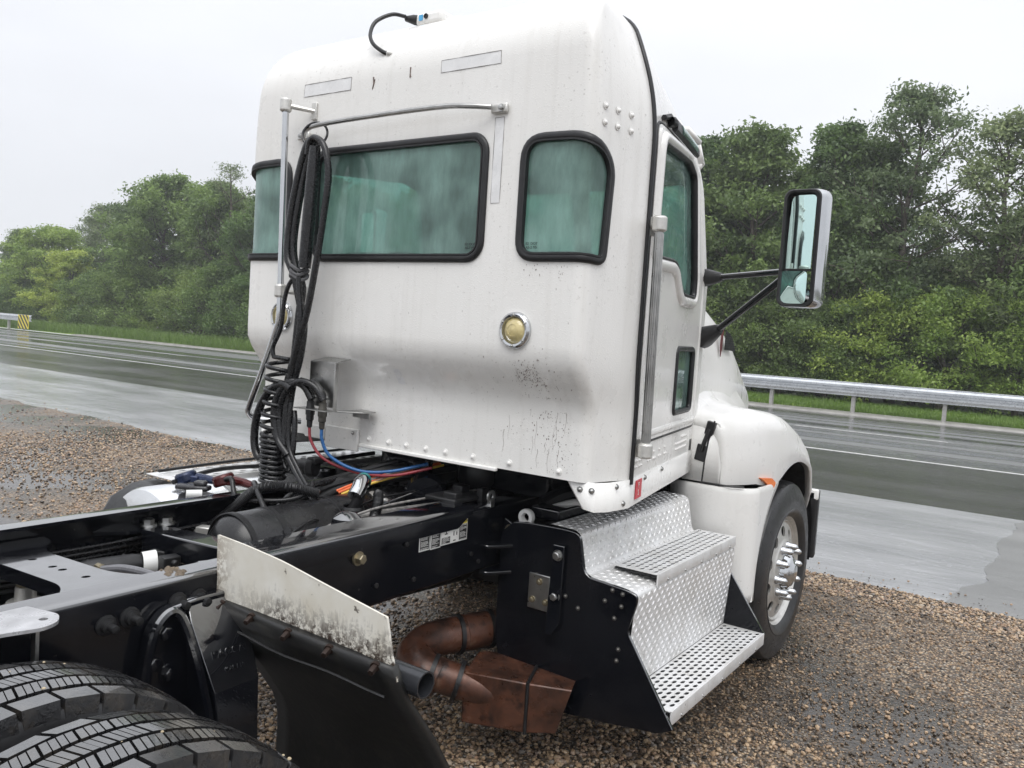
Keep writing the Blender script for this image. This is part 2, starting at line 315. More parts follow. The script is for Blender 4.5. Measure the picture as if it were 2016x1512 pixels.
# ------------------------------------------------------------------ mesh helpers
def link(name, me, mat, parent=None, smooth=True, auto=None):
    o = bpy.data.objects.new(name, me); C.objects.link(o)
    if mat is not None and not me.materials:
        for m in (mat if isinstance(mat, (list, tuple)) else [mat]): me.materials.append(m)
    if smooth:
        for p in me.polygons: p.use_smooth = True
        if auto is not None:
            me.set_sharp_from_angle(angle=R(auto))
    if parent is not None: o.parent = parent
    return o
class MB:
    def __init__(s): s.v = []; s.f = []; s.mi = []
    def add(s, v, f, mi=0):
        o = len(s.v); s.v += [tuple(x) for x in v]; s.f += [tuple(i+o for i in q) for q in f]; s.mi += [mi]*len(f); return s
    def box(s, c, size, rot=None, mi=0):
        hx, hy, hz = (q/2 for q in size); c = Vector(c)
        vs = [Vector((x, y, z)) for x in (-hx, hx) for y in (-hy, hy) for z in (-hz, hz)]
        if rot is not None: vs = [rot @ v for v in vs]
        return s.add([v+c for v in vs], [(0, 1, 3, 2), (4, 6, 7, 5), (0, 4, 5, 1), (2, 3, 7, 6), (0, 2, 6, 4), (1, 5, 7, 3)], mi)
    def tube(s, pts, r, n=10, cap=True, closed=False, mi=0, flat=None, nrm=None):
        """swept tube; r number or list; flat=(half width, half height) with nrm normals gives a flat-section bead"""
        P = [Vector(p) for p in pts]; m = len(P); rs = r if hasattr(r, '__len__') else [r]*m
        T = []
        for i in range(m):
            a = P[i-1] if (i > 0 or closed) else P[i]; b = P[(i+1) % m] if (i < m-1 or closed) else P[i]
            t = (b-a); T.append(t.normalized() if t.length > 1e-9 else Vector((0, 0, 1)))
        if nrm is None:
            ref = Vector((0, 0, 1)) if abs(T[0].z) < .9 else Vector((1, 0, 0))
            N = [(ref - T[0]*ref.dot(T[0])).normalized()]
            for i in range(1, m):
                q = N[-1]-T[i]*N[-1].dot(T[i]); N.append(q.normalized() if q.length > 1e-6 else N[-1])
        else:
            N = [(Vector(q)-T[i]*Vector(q).dot(T[i])).normalized() for i, q in enumerate(nrm)]
        vs = []
        for i in range(m):
            B = T[i].cross(N[i])
            for k in range(n):
                a = 2*math.pi*k/n
                if flat: vs.append(P[i]+B*(math.cos(a)*flat[0])+N[i]*(math.sin(a)*flat[1]))
                else: vs.append(P[i]+(B*math.cos(a)+N[i]*math.sin(a))*rs[i])
        fs = []
        for i in range(m if closed else m-1):
            j = (i+1) % m
            for k in range(n):
                k2 = (k+1) % n; fs.append((i*n+k, i*n+k2, j*n+k2, j*n+k))
        if cap and not closed:
            fs.append(tuple(range(n))[::-1]); fs.append(tuple((m-1)*n+k for k in range(n)))
        return s.add(vs, fs, mi)
    def lathe(s, prof, c, axis='X', n=32, mi=0, closed=False):
        """prof: list of (along axis, radius)"""
        c = Vector(c); vs = []
        ax = {'X': (Vector((1, 0, 0)), Vector((0, 1, 0)), Vector((0, 0, 1))), 'Y': (Vector((0, 1, 0)), Vector((0, 0, 1)), Vector((1, 0, 0))), 'Z': (Vector((0, 0, 1)), Vector((1, 0, 0)), Vector((0, 1, 0)))}[axis] if isinstance(axis, str) else axis
        for (h, r) in prof:
            for k in range(n):
                a = 2*math.pi*k/n; vs.append(c+ax[0]*h+(ax[1]*math.cos(a)+ax[2]*math.sin(a))*r)
        fs = []; m = len(prof)
        for i in range(m if closed else m-1):
            j = (i+1) % m
            for k in range(n):
                k2 = (k+1) % n; fs.append((i*n+k, j*n+k, j*n+k2, i*n+k2))
        return s.add(vs, fs, mi)
    def prism(s, poly, fn0, fn1, mi=0):
        """poly 2D points, fn0/fn1 map (a,b) to 3D for both ends"""
        n = len(poly); vs = [fn0(*p) for p in poly]+[fn1(*p) for p in poly]
        fs = [tuple(range(n))[::-1], tuple(range(n, 2*n))]+[(i, (i+1) % n, n+(i+1) % n, n+i) for i in range(n)]
        return s.add(vs, fs, mi)
    def mesh(s, name, fix=True):
        me = bpy.data.meshes.new(name); me.from_pydata(s.v, [], s.f); 
        if any(s.mi): me.polygons.foreach_set('material_index', s.mi)
        me.update()
        if fix:
            bm = bmesh.new(); bm.from_mesh(me); bmesh.ops.recalc_face_normals(bm, faces=bm.faces); bm.to_mesh(me); bm.free()
        return me
    def obj(s, name, mat, parent=None, smooth=True, auto=35, bevel=0, seg=2, fix=True):
        o = link(name, s.mesh(name, fix), mat, parent, smooth, auto)
        if bevel:
            b = o.modifiers.new('edge', 'BEVEL'); b.width = bevel; b.segments = seg; b.limit_method = 'ANGLE'; b.angle_limit = R(40); b.harden_normals = False
        return o
def thing(name, label, cat, loc=(0, 0, 0), group=None):
    o = bpy.data.objects.new(name, None); C.objects.link(o); o.location = loc; o.empty_display_size = .2
    return tag(o, label, cat, group)
def tag(o, label, cat, group=None):
    o['label'] = label; o['category'] = cat
    if group: o['group'] = group
    return o
def struct(o): o['kind'] = 'structure'; return o
def stuff(o): o['kind'] = 'stuff'; return o
def rrect(a0, b0, a1, b1, r, n=6):
    out = []
    for cx, cy, s in ((a1-r, b1-r, 0), (a0+r, b1-r, 1), (a0+r, b0+r, 2), (a1-r, b0+r, 3)):
        for k in range(n+1):
            a = (s+k/n)*math.pi/2; out.append((cx+r*math.cos(a), cy+r*math.sin(a)))
    return out
def rpoly(pts, r, n=5):
    """round the corners of a polygon; r number or per-corner list"""
    m = len(pts); out = []; rs = r if hasattr(r, '__len__') else [r]*m
    for i in range(m):
        p = Vector(pts[i]); a = Vector(pts[i-1]); b = Vector(pts[(i+1) % m])
        da = (a-p); db = (b-p); q = min(rs[i], da.length*.48, db.length*.48)
        if q < 1e-4: out.append(tuple(p)); continue
        A = p+da.normalized()*q; B = p+db.normalized()*q
        for k in range(n+1):
            t = k/n; out.append(tuple((1-t)**2*A+2*t*(1-t)*p+t*t*B))
    return out
def resample(poly, d, closed=True):
    out = []; m = len(poly)
    for i in range(m if closed else m-1):
        a = Vector(poly[i]); b = Vector(poly[(i+1) % m]); k = max(1, int((b-a).length/d+.5))
        out += [tuple(a.lerp(b, j/k)) for j in range(k)]
    if not closed: out.append(tuple(poly[-1]))
    return out
def spline(pts, n=8):
    P = [Vector(p) for p in pts]; out = []
    for i in range(len(P)-1):
        p0 = P[i-1] if i else P[0]*2-P[1]; p1, p2 = P[i], P[i+1]; p3 = P[i+2] if i+2 < len(P) else P[-1]*2-P[-2]
        for k in range(n):
            t = k/n
            out.append(.5*((2*p1)+(p2-p0)*t+(2*p0-5*p1+4*p2-p3)*t*t+(3*p1-p0-3*p2+p3)*t**3))
    out.append(P[-1]); return out
def inpoly(x, y, poly):
    c = False; j = len(poly)-1
    for i in range(len(poly)):
        xi, yi = poly[i]; xj, yj = poly[j]
        if (yi > y) != (yj > y) and x < (xj-xi)*(y-yi)/(yj-yi)+xi: c = not c
        j = i
    return c
def cdt(outer, holes, grid, keep_outer=True):
    """triangulate the area inside outer minus holes, with loose grid points; returns 2D verts and tris"""
    vs = []; es = []
    for loop in [outer]+holes:
        o = len(vs); vs += [Vector(p) for p in loop]; es += [(o+i, o+(i+1) % len(loop)) for i in range(len(loop))]
    vs += [Vector(g) for g in grid]
    v, e, f, *_ = delaunay_2d_cdt(vs, es, [], 0, 1e-6, False)
    tris = []
    for t in f:
        cx = sum(v[i][0] for i in t)/len(t); cy = sum(v[i][1] for i in t)/len(t)
        if keep_outer and not inpoly(cx, cy, outer): continue
        if any(inpoly(cx, cy, h) for h in holes): continue
        tris.append(tuple(t))
    return [(p[0], p[1]) for p in v], tris
def gridpts(a0, a1, b0, b1, d):
    na = max(1, int((a1-a0)/d)); nb = max(1, int((b1-b0)/d))
    return [(a0+(a1-a0)*i/na, b0+(b1-b0)*j/nb) for i in range(na+1) for j in range(nb+1)]
def clones(me, name, mat, parent, places, smooth=True, auto=40):
    out = []
    for m in places:
        o = bpy.data.objects.new(name, me); C.objects.link(o); o.parent = parent
        if isinstance(m, Matrix): o.matrix_local = m
        else: o.location = m
        out.append(o)
    if not me.materials: me.materials.append(mat)
    for p in me.polygons: p.use_smooth = smooth
    if smooth: me.set_sharp_from_angle(angle=R(auto))
    return out
def bolt_mesh(r, h, axis, washer=True):
    """hex bolt head pointing along axis, base at the origin"""
    a = Vector(axis).normalized(); u = a.orthogonal().normalized(); w = a.cross(u); b = MB()
    if washer: b.lathe([(0, r*1.45), (h*.25, r*1.4), (h*.25, 0.001)], (0, 0, 0), (a, u, w), 14)
    b.lathe([(h*.2, r), (h*.9, r), (h, r*.82), (h, .001)], (0, 0, 0), (a, u, w), 6)
    return b.mesh('bolt_mesh')
def dome_mesh(r, h, axis):
    a = Vector(axis).normalized(); u = a.orthogonal().normalized(); w = a.cross(u); b = MB()
    b.lathe([(0, r*1.5), (h*.2, r*1.45), (h*.25, r), (h*.7, r*.8), (h, r*.35), (h, .0005)], (0, 0, 0), (a, u, w), 12)
    return b.mesh('dome_mesh')
def text_mesh(body, size, extrude=.002, align='CENTER'):
    cu = bpy.data.curves.new('lettering', 'FONT'); cu.body = body; cu.size = size; cu.extrude = extrude; cu.align_x = align; cu.align_y = 'CENTER'; cu.resolution_u = 3
    o = bpy.data.objects.new('lettering', cu); C.objects.link(o); dg = bpy.context.evaluated_depsgraph_get()
    me = bpy.data.meshes.new_from_object(o.evaluated_get(dg)); bpy.data.objects.remove(o); bpy.data.curves.remove(cu); return me
def frame(origin, xdir, ydir):
    x = Vector(xdir).normalized(); y = Vector(ydir); y = (y-x*y.dot(x)).normalized(); z = x.cross(y)
    m = Matrix((x, y, z)).transposed().to_4x4(); m.translation = Vector(origin); return m

# ------------------------------------------------------------------ the setting
def sheet(name, x0, x1, y0, y1, z, mat):
    b = MB(); b.add([(x0, y0, z), (x1, y0, z), (x1, y1, z), (x0, y1, z)], [(0, 1, 2, 3)])
    return struct(b.obj(name, mat, smooth=False, auto=None, fix=False))
drained_m = mat_road('drained_asphalt', (.16, .16, .162), (.24, .238, .235), .26, .42, .2)
sheet('terrain', -700, 700, 29.2, 900, -.03, earth_m)
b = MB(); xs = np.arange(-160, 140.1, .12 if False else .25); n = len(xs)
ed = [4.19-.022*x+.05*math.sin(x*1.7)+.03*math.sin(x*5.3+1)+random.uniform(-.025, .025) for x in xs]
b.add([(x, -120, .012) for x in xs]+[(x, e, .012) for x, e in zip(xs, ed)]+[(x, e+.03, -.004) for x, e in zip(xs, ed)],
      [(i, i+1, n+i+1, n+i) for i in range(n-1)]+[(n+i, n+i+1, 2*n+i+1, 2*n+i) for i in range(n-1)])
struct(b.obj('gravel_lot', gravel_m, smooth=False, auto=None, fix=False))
sheet('wet_pavement', -300, 300, 3.2, 8.52, 0, apron_m)
sheet('road_shoulder', -300, 300, 8.52, 13.05, .0, shoulder_m)
road = sheet('road', -300, 300, 13.05, 21.6, 0, lane_m)
b = MB()
b.add([(-300, 13.13, .004), (300, 13.13, .004), (300, 13.27, .004), (-300, 13.27, .004)], [(0, 1, 2, 3)])
el = b.obj('edge_line', line_m, road, smooth=False, auto=None, fix=False)
b = MB(); b.add([(0, -.065, .004), (3.3, -.065, .004), (3.3, .065, .004), (0, .065, .004)], [(0, 1, 2, 3)])
clones(b.mesh('dash_mesh', False), 'lane_dash', line_m, road, [(-3.04+9.29*k, 17.65, 0) for k in range(-14, 6)], smooth=False)
sheet('far_shoulder', -300, 300, 21.6, 23.05, 0, shoulder_m)
b = MB(); b.prism([(23.05, -.02), (23.09, .05), (23.75, .07), (23.8, -.02)], lambda y, z: (-47, y, z), lambda y, z: (300, y, z))
struct(b.obj('kerb_strip', kerb_m, smooth=False, auto=None))
pp = [(1.72, 3.9), (1.80, 4.72), (1.98, 5.1), (1.90, 5.6), (1.97, 6.3), (1.90, 6.9), (2.02, 7.6), (2.0, 8.2), (2.12, 8.5), (9, 8.5), (9, 3.4), (2.2, 3.5)]
pq = resample(pp, .12); b = MB(); b.add([(x+random.gauss(0, .012)*(x < 2.4), y+random.gauss(0, .02)*(x < 2.4), .004) for x, y in pq], [tuple(range(len(pq)))])
struct(b.obj('drained_asphalt', drained_m, smooth=False, auto=None, fix=False))
# grass verge, gently uneven
b = MB(); xs = np.arange(-140, 60.1, 1.0); ys = [23.5, 24.2, 25., 26, 27, 28, 30, 34]
hv = lambda x, y: (.0 if y < 23.6 else .05+.06*math.sin(x*.6+y)+.03*math.sin(x*1.9+y*2))
b.add([(x, y, hv(x, y)) for y in ys for x in xs], [(j*len(xs)+i, j*len(xs)+i+1, (j+1)*len(xs)+i+1, (j+1)*len(xs)+i) for j in range(len(ys)-1) for i in range(len(xs)-1)])
struct(b.obj('grass_verge', grass_m, smooth=True, auto=None, fix=False))
# grass blades
vs = []; fs = []; ton = []
def blades(n, x0, x1, y0, y1, h0, h1, w):
    for i in range(n):
        x = random.uniform(x0, x1); y = y0+(y1-y0)*random.random()**1.3; h = random.uniform(h0, h1); a = random.uniform(0, 6.28)
        dx, dy = math.cos(a)*w, math.sin(a)*w; lx, ly = random.gauss(0, .3)*h, random.gauss(0, .3)*h; z = .03
        o = len(vs); vs.extend([(x-dx, y-dy, z), (x+dx, y+dy, z), (x+dx*.6+lx*.5, y+dy*.6+ly*.5, z+h*.65), (x-dx*.6+lx*.5, y-dy*.6+ly*.5, z+h*.65), (x+lx*1.4, y+ly*1.4, z+h)])
        fs.extend([(o, o+1, o+2, o+3), (o+3, o+2, o+4)])
blades(16000, -75, -28, 23.7, 27, .25, .75, .018)
blades(6000, -36, -29, 23.6, 26, .15, .4, .014)
blades(26000, -10, 6, 23.8, 28.4, .05, .22, .010)
me = bpy.data.meshes.new('grass_blades'); me.from_pydata(vs, [], fs)
stuff(link('grass_blades', me, blade_m, smooth=False))

# pebbles lying on the lot: points carrying size, turn and tone, a small stone instanced on each
def pebbles(name, P, S, Z=.012, T=None):
    n = len(P); me = bpy.data.meshes.new(name); me.vertices.add(n)
    co = np.zeros((n, 3), np.float32); co[:, :2] = P; co[:, 2] = Z+S*.22
    me.vertices.foreach_set('co', co.ravel())
    def at(nm, ty, arr):
        a = me.attributes.new(nm, ty, 'POINT'); a.data.foreach_set('vector' if ty == 'FLOAT_VECTOR' else 'value', arr.astype(np.float32).ravel())
    at('turn', 'FLOAT_VECTOR', np.stack([rng.normal(0, .35, n), rng.normal(0, .35, n), rng.uniform(0, 6.28, n)], -1))
    k = rng.uniform(.65, 1.1, (n, 3)); k[:, 2] *= .6
    at('size', 'FLOAT_VECTOR', k*S[:, None]*.5); at('tone', 'FLOAT', rng.random(n) if T is None else T)
    o = link(name, me, pebble_m, smooth=False)
    ng = bpy.data.node_groups.new(name, 'GeometryNodeTree'); N = ng.nodes; L = ng.links
    ng.interface.new_socket('Geometry', in_out='INPUT', socket_type='NodeSocketGeometry'); ng.interface.new_socket('Geometry', in_out='OUTPUT', socket_type='NodeSocketGeometry')
    i = N.new('NodeGroupInput'); q = N.new('NodeGroupOutput'); ip = N.new('GeometryNodeInstanceOnPoints')
    ic = N.new('GeometryNodeMeshIcoSphere'); ic.inputs['Subdivisions'].default_value = 1; ic.inputs['Radius'].default_value = 1
    sm = N.new('GeometryNodeSetMaterial'); sm.inputs['Material'].default_value = pebble_m
    def na(nm, ty='FLOAT_VECTOR'):
        a = N.new('GeometryNodeInputNamedAttribute'); a.data_type = ty; a.inputs[0].default_value = nm; return a.outputs[0]
    L.new(i.outputs[0], ip.inputs['Points']); L.new(ic.outputs['Mesh'], sm.inputs['Geometry']); L.new(sm.outputs[0], ip.inputs['Instance'])
    e2r = N.new('FunctionNodeEulerToRotation'); L.new(na('turn'), e2r.inputs[0]); L.new(e2r.outputs[0], ip.inputs['Rotation']); L.new(na('size'), ip.inputs['Scale'])
    L.new(ip.outputs[0], q.inputs[0])
    m = o.modifiers.new('stones', 'NODES'); m.node_group = ng
    return stuff(o)
def vnoise(P, f, seed):
    r = np.random.default_rng(seed); ph = r.uniform(0, 6.28, (6, 2)); k = r.normal(0, 1, (6, 2))*f
    return sum(np.sin(P[:, 0]*k[i, 0]+P[:, 1]*k[i, 1]+ph[i, 0]) for i in range(6))/6**.5*.5
def field(n, x0, x1, y0, y1, dens, s0, s1):
    P = np.stack([rng.uniform(x0, x1, n), rng.uniform(y0, y1, n)], -1)
    keep = rng.random(n) < dens(P); P = P[keep]; S = s0+(s1-s0)*rng.random(len(P))**2.2
    return P, S
edge_y = lambda P: 4.19-.022*P[:, 0]+.05*np.sin(P[:, 0]*1.7)
def dn(P):       # heaped along the pavement edge and near the steps, washed thin between
    e = edge_y(P)-P[:, 1]; v = vnoise(P, 1.5, 3)
    d = np.where(e < 0, .03*(e > -.35), np.where(e < .55, 1., .0))
    mid = np.clip(.17+.42*v, .03, .8)
    near = np.clip((1.35-P[:, 1]+.5*v)*1.2, 0, 1)
    d2 = np.maximum(mid, near)
    t = np.clip((e-.45)/.4+.3*v, 0, 1)
    return np.where(e < 0, d, (1-t)*d+t*d2)
P1, S1 = field(95000, -.9, 3.6, -.4, 4.6, dn, .012, .034)
heap = dn(P1); T1 = rng.random(len(P1))*np.clip(.45+.6*heap, .4, 1.); pebbles('gravel_stones', P1, S1*np.clip(.75+.3*heap, .7, 1), T=T1)
P3, S3 = field(70000, -.9, 3.4, -.4, 4.1, lambda P: np.clip(.55+.7*vnoise(P, 1.1, 21), .1, 1)*(edge_y(P) > P[:, 1]), .004, .011)
pebbles('gravel_fines', P3, S3, T=rng.random(len(P3))*.78)
dl = lambda P: np.where(edge_y(P) < P[:, 1], .015*(P[:, 1]-edge_y(P) < .3), np.clip(.5+1.0*vnoise(P, .9, 8), .05, 1))
P2, S2 = field(60000, -16, -.9, .6, 4.9, dl, .016, .04)
pebbles('gravel_stones', P2, S2)

# guard rails
def wbeam(x0, x1, y):
    pr = [(.00, .56), (-.02, .57), (-.02, .60), (-.085, .66), (-.085, .70), (-.02, .745), (-.02, .79), (-.085, .835), (-.085, .88), (-.02, .935), (-.02, .965), (.0, .975), (.012, .965), (.0, .93), (-.065, .875), (-.065, .84), (.0, .795), (.0, .74), (-.065, .695), (-.065, .665), (.0, .60)]
    b = MB(); b.prism([(y+p, z) for p, z in pr], lambda a, z: (x0, a, z), lambda a, z: (x1, a, z)); return b
def guard_rail(label, x0, x1, y, sp):
    g = thing('guard_rail', label, 'guard rail', (x0, y, 0))
    x = x0; step = sp*2
    while x < x1-.1:
        e = min(x+step+.16, x1); bm_ = wbeam(x-x0, e-x0, 0 if int((x-x0)/step+.5) % 2 else .006); bm_.obj('rail_beam', galv, g, auto=25); x += step
    pb = MB(); pb.box((0, .14, .38), (.1, .15, .86)); pb.box((0, .03, .76), (.09, .06, .3))
    cnt = int((x1-x0)/sp); xs_ = [.3+sp*k for k in range(cnt)]
    clones(pb.mesh('post_mesh'), 'post', post_m, g, [(x, 0, 0) for x in xs_], smooth=False)
    clones(dome_mesh(.022, .02, (0, -1, 0)), 'bolt', galv, g, [(x, -.02, .765) for x in xs_])
    return g
guard_rail('long galvanised guard rail on weathered posts across the road, right of the truck', -25.22, 29.7, 23.35, 2.44)
guard_rail('far galvanised guard rail ending at the striped hazard board at left', -78.0, -52.4, 23.35, 2.44)
hz = thing('hazard_marker', 'yellow and black diagonally striped hazard board at the end of the left guard rail', 'road sign', (-52.1, 22.7, 0))
b = MB(); b.box((0, 0, .55), (1.35, .03, .86)); b.obj('board', label_ye, hz, smooth=False)
for k in range(-2, 4):
    x0 = k*.40; q = [(x0-.10, .98), (x0+.10, .98), (x0+.10+.86, .12), (x0-.10+.86, .12)]
    q = [(x-.43, z) for x, z in q]
    # clip against the board
    def clip(poly, f, g_):
        out = []
        for i in range(len(poly)):
            a, c = poly[i-1], poly[i]; fa, fc = f(a), f(c)
            if (fa >= 0) != (fc >= 0): t = fa/(fa-fc); out.append((a[0]+(c[0]-a[0])*t, a[1]+(c[1]-a[1])*t))
            if fc >= 0: out.append(c)
        return out
    q = clip(q, lambda p: p[0]+.64, 0); q = clip(q, lambda p: .64-p[0], 0) if q else q
    if len(q) > 2:
        b = MB(); b.prism(q, lambda x, z: (x, -.016, z), lambda x, z: (x, -.02, z)); b.obj('stripe', label_blk, hz, smooth=False)
b = MB(); b.box((0, .05, .4), (.09, .06, .9)); b.obj('post', post_m, hz, smooth=False)

# ------------------------------------------------------------------ trees
def tree_meshes(seed, h, rad, base, limbs=26, subs=4, per=34, leaf=.15, airy=0., lean=0., top=1.):
    rn = random.Random(seed); tb = MB(); cl = []
    tp = [Vector((lean*(k/8)**1.5*h+rn.gauss(0, .05)*k*.4, rn.gauss(0, .05)*k*.4, h*.93*k/8)) for k in range(9)]
    tr_ = .055+h*.012
    tb.tube(tp, [tr_*(1-.9*k/8)+.012 for k in range(9)], 7)
    def at(z):
        k = min(7.999, max(0, z/(h*.93)*8)); i = int(k); return tp[i].lerp(tp[i+1], k-i)
    for i in range(limbs):
        f = (i+rn.random())/limbs; z = base*h+(1-base)*h*.9*f
        prof = math.sin(math.pi*min(1, (.18+.82*f)**.9*.97))**.75 if top else 1
        prof = max(.22, prof)
        L = rad*prof*rn.uniform(.65, 1.12); a = i*2.399+rn.uniform(-.5, .5); el = rn.uniform(.1, .55)+f*.55
        d = Vector((math.cos(a)*math.cos(el), math.sin(a)*math.cos(el), math.sin(el))); p0 = at(z-.3*L if z-.3*L > .3 else .3)
        p1 = p0+d*L*.55+Vector((0, 0, -.02*L)); p2 = p0+d*L+Vector((0, 0, .12*L))
        tb.tube([p0, p1, p2], [.012+.016*L, .010+.009*L, .008], 5)
        cl.append((p2, 1.)); cl.append((p1+Vector((rn.gauss(0, .3), rn.gauss(0, .3), rn.gauss(.1, .25))), .8))
        for s in range(subs):
            t = rn.uniform(.35, 1.); q0 = p0.lerp(p1, t*2) if t < .5 else p1.lerp(p2, t*2-1)
            d2 = (d+Vector((rn.gauss(0, .7), rn.gauss(0, .7), rn.gauss(.15, .5)))).normalized(); q1 = q0+d2*L*rn.uniform(.25, .5)
            tb.tube([q0, q1], [.012+.004*L, .006], 4, cap=False)
            if rn.random() > airy: cl.append((q1, rn.uniform(.7, 1.1)))
    cl.append((tp[8], .8)); cl.append((tp[7], .9))
    n = int(len(cl)*per); g = np.random.default_rng(seed)
    idx = np.repeat(np.arange(len(cl)), per)
    cen = np.array([c[0][:] for c in cl])[idx]; sz = np.array([c[1] for c in cl])[idx]
    sp_ = (.30+.045*rad)*sz[:, None]*g.normal(0, 1, (n, 3))*np.array([.66, .66, .40])
    cen = cen+sp_
    nrm = g.normal(0, 1, (n, 3))*.8+np.array([0, 0, .75])+sp_*.5; nrm /= np.linalg.norm(nrm, axis=1)[:, None]
    rv = g.normal(0, 1, (n, 3)); u = np.cross(nrm, rv); u /= np.linalg.norm(u, axis=1)[:, None]; w = np.cross(nrm, u)
    s = leaf*g.uniform(.6, 1.25, (n, 1))
    bend = nrm*s*.22
    V = np.stack([cen-u*s, cen-w*s*.5+bend, cen+u*s, cen+w*s*.5+bend], 1).reshape(-1, 3)
    me = bpy.data.meshes.new('crown'); me.vertices.add(4*n); me.vertices.foreach_set('co', V.astype(np.float32).ravel())
    me.loops.add(4*n); me.loops.foreach_set('vertex_index', np.arange(4*n, dtype=np.int32)); me.polygons.add(n)
    me.polygons.foreach_set('loop_start', np.arange(0, 4*n, 4, dtype=np.int32)); me.update()
    tone = g.random(len(cl))[idx]
    a = me.attributes.new('tone', 'FLOAT', 'FACE'); a.data.foreach_set('value', tone.astype(np.float32))
    return tb.mesh('trunk', False), me
KIND = {}
def kind(k, mat, *a, **kw):
    t, c = tree_meshes(*a, **kw); t.materials.append(bark); c.materials.append(mat)
    for p in t.polygons: p.use_smooth = True
    KIND[k] = (t, c)
kind('broad', leaf_dark, 11, 11.0, 3.1, .16, 44, 4, 120, .108)
kind('round', leaf_mid, 12, 10.4, 3.6, .12, 48, 4, 120, .11)
kind('tall', leaf_dark, 13, 12.2, 2.7, .2, 46, 4, 112, .105)
kind('airy', leaf_grey, 14, 12.4, 3.2, .30, 34, 4, 74, .095, airy=.35, lean=.02)
kind('thin', leaf_grey, 15, 12.0, 2.2, .25, 26, 5, 36, .075, airy=.55)
kind('light', leaf_light, 16, 8.0, 3.2, .08, 40, 4, 120, .11)
kind('bush', leaf_mid, 17, 3.6, 2.0, .03, 26, 4, 120, .062)
kind('bushd', leaf_dark, 19, 4.2, 2.1, .03, 26, 4, 110, .07)
kind('bushl', leaf_light, 18, 3.9, 1.9, .03, 24, 4, 110, .064)
def tree(k, x, y, sc, label, group=None, rz=None, name='tree', cat='tree', szx=1.):
    t = thing(name, label, cat, (x, y, -.02), group)
    for me, nm in zip(KIND[k], ('trunk', 'crown')):
        o = bpy.data.objects.new(nm, me); C.objects.link(o); o.parent = t
    t.rotation_euler = (0, 0, random.uniform(0, 6.28) if rz is None else rz); t.scale = (sc*szx, sc*szx, sc)
    return t
# right of the truck
tree('broad', -9.0, 31.200000000000003, 1.03, 'large dense dark green tree rising directly right of the cab roof')
tree('tall', -11.6, 32.1, .93, 'dark tree whose tip peeks out behind the front edge of the cab roof')
tree('round', -6.9, 32.6, .93, 'full green tree behind the gap between cab and side mirror', szx=.9)
tree('tall', -5.95, 31.8, .93, 'dark pointed tree standing directly above the side mirror')
tree('broad', -4.6, 32.2, .97, 'dense tree just left of the tallest airy tree', szx=.85)
tree('airy', -3.25, 31.0, .99, 'tallest tree at right, with an airy crown and a bare trunk showing sky gaps', rz=.6)
tree('airy', .1, 30.2, .86, 'open crowned grey green tree by the right edge of the photo', rz=2.4, szx=1.1)
tree('broad', 1.6, 31.5, .9, 'dense tree cut off by the right edge of the photo')
RB = [('bushl', -3.7, 27.3, .98, 'light green leafy bush behind the guard rail right of the side mirror'),
      ('bushl', -1.35, 27.1, 1.05, 'bright yellow green bush behind the guard rail under the airy tree'),
      ('bushl', .9, 27.2, .95, 'light green bush behind the guard rail at the right edge of the photo'),
      ('bushd', -5.2, 27.4, .85, 'mid green bush below the side mirror behind the guard rail'),
      ('bushd', -7.0, 27.6, .95, 'dark green bush behind the guard rail beside the truck hood'),
      ('bushd', -8.9, 27.8, 1., 'dark bush behind the guard rail nearest the cab front')]
for k, x, y, s, l in RB: tree(k, x, y+2.0, s*1.05, l, name='bush', cat='bush')
for x, y, k, s in [(-2.5, 28.8, 'bushd', 1.3), (-.3, 28.8, 'bushd', 1.2), (-4.6, 29.2, 'bushd', 1.45), (-6.4, 29.4, 'bushd', 1.5), (-8.6, 29.5, 'bushd', 1.4), (2.4, 28.4, 'bushd', 1.35)]:
    tree(k, x, y+2.2, s, 'dark green undergrowth bush in the second row behind the right guard rail bushes', 'undergrowth bushes at right', name='bush', cat='bush')
for x, y, k, s in [(-12.5, 34, 'round', .9), (-10, 34.5, 'broad', .85), (-7.5, 35, 'round', .82), (-5.6, 36, 'broad', .8), (-1.2, 35, 'round', .62), (1.2, 35.5, 'broad', .8), (3.2, 34, 'round', .95), (-14, 38, 'broad', .9), (-3.2, 37, 'round', .6)]:
    tree(k, x, y, s, 'dense tree in the back row of the wood on the right', 'back row trees of the right wood')
for i, x in enumerate(np.arange(4.2, 26, 2.7)):
    tree(['round', 'broad', 'tall', 'airy'][i % 4], x, 31+random.uniform(-1, 1.5), random.uniform(.85, 1.) if x < 6 else random.uniform(.45, .6), 'woodland tree beyond the right edge of the photo', 'trees of the same wood outside the frame')
for i, x in enumerate(np.arange(-38, -13, 2.9)):
    tree(['round', 'broad', 'tall', 'round'][i % 4], x, 30+random.uniform(-1, 2), random.uniform(.8, .95), 'woodland tree hidden behind the cab, seen only through its windows', 'trees behind the cab')
    tree('bush', x+1, 27.8, 1.1, 'bush hidden behind the cab at the foot of the wood', 'bushes behind the cab', name='bush', cat='bush')
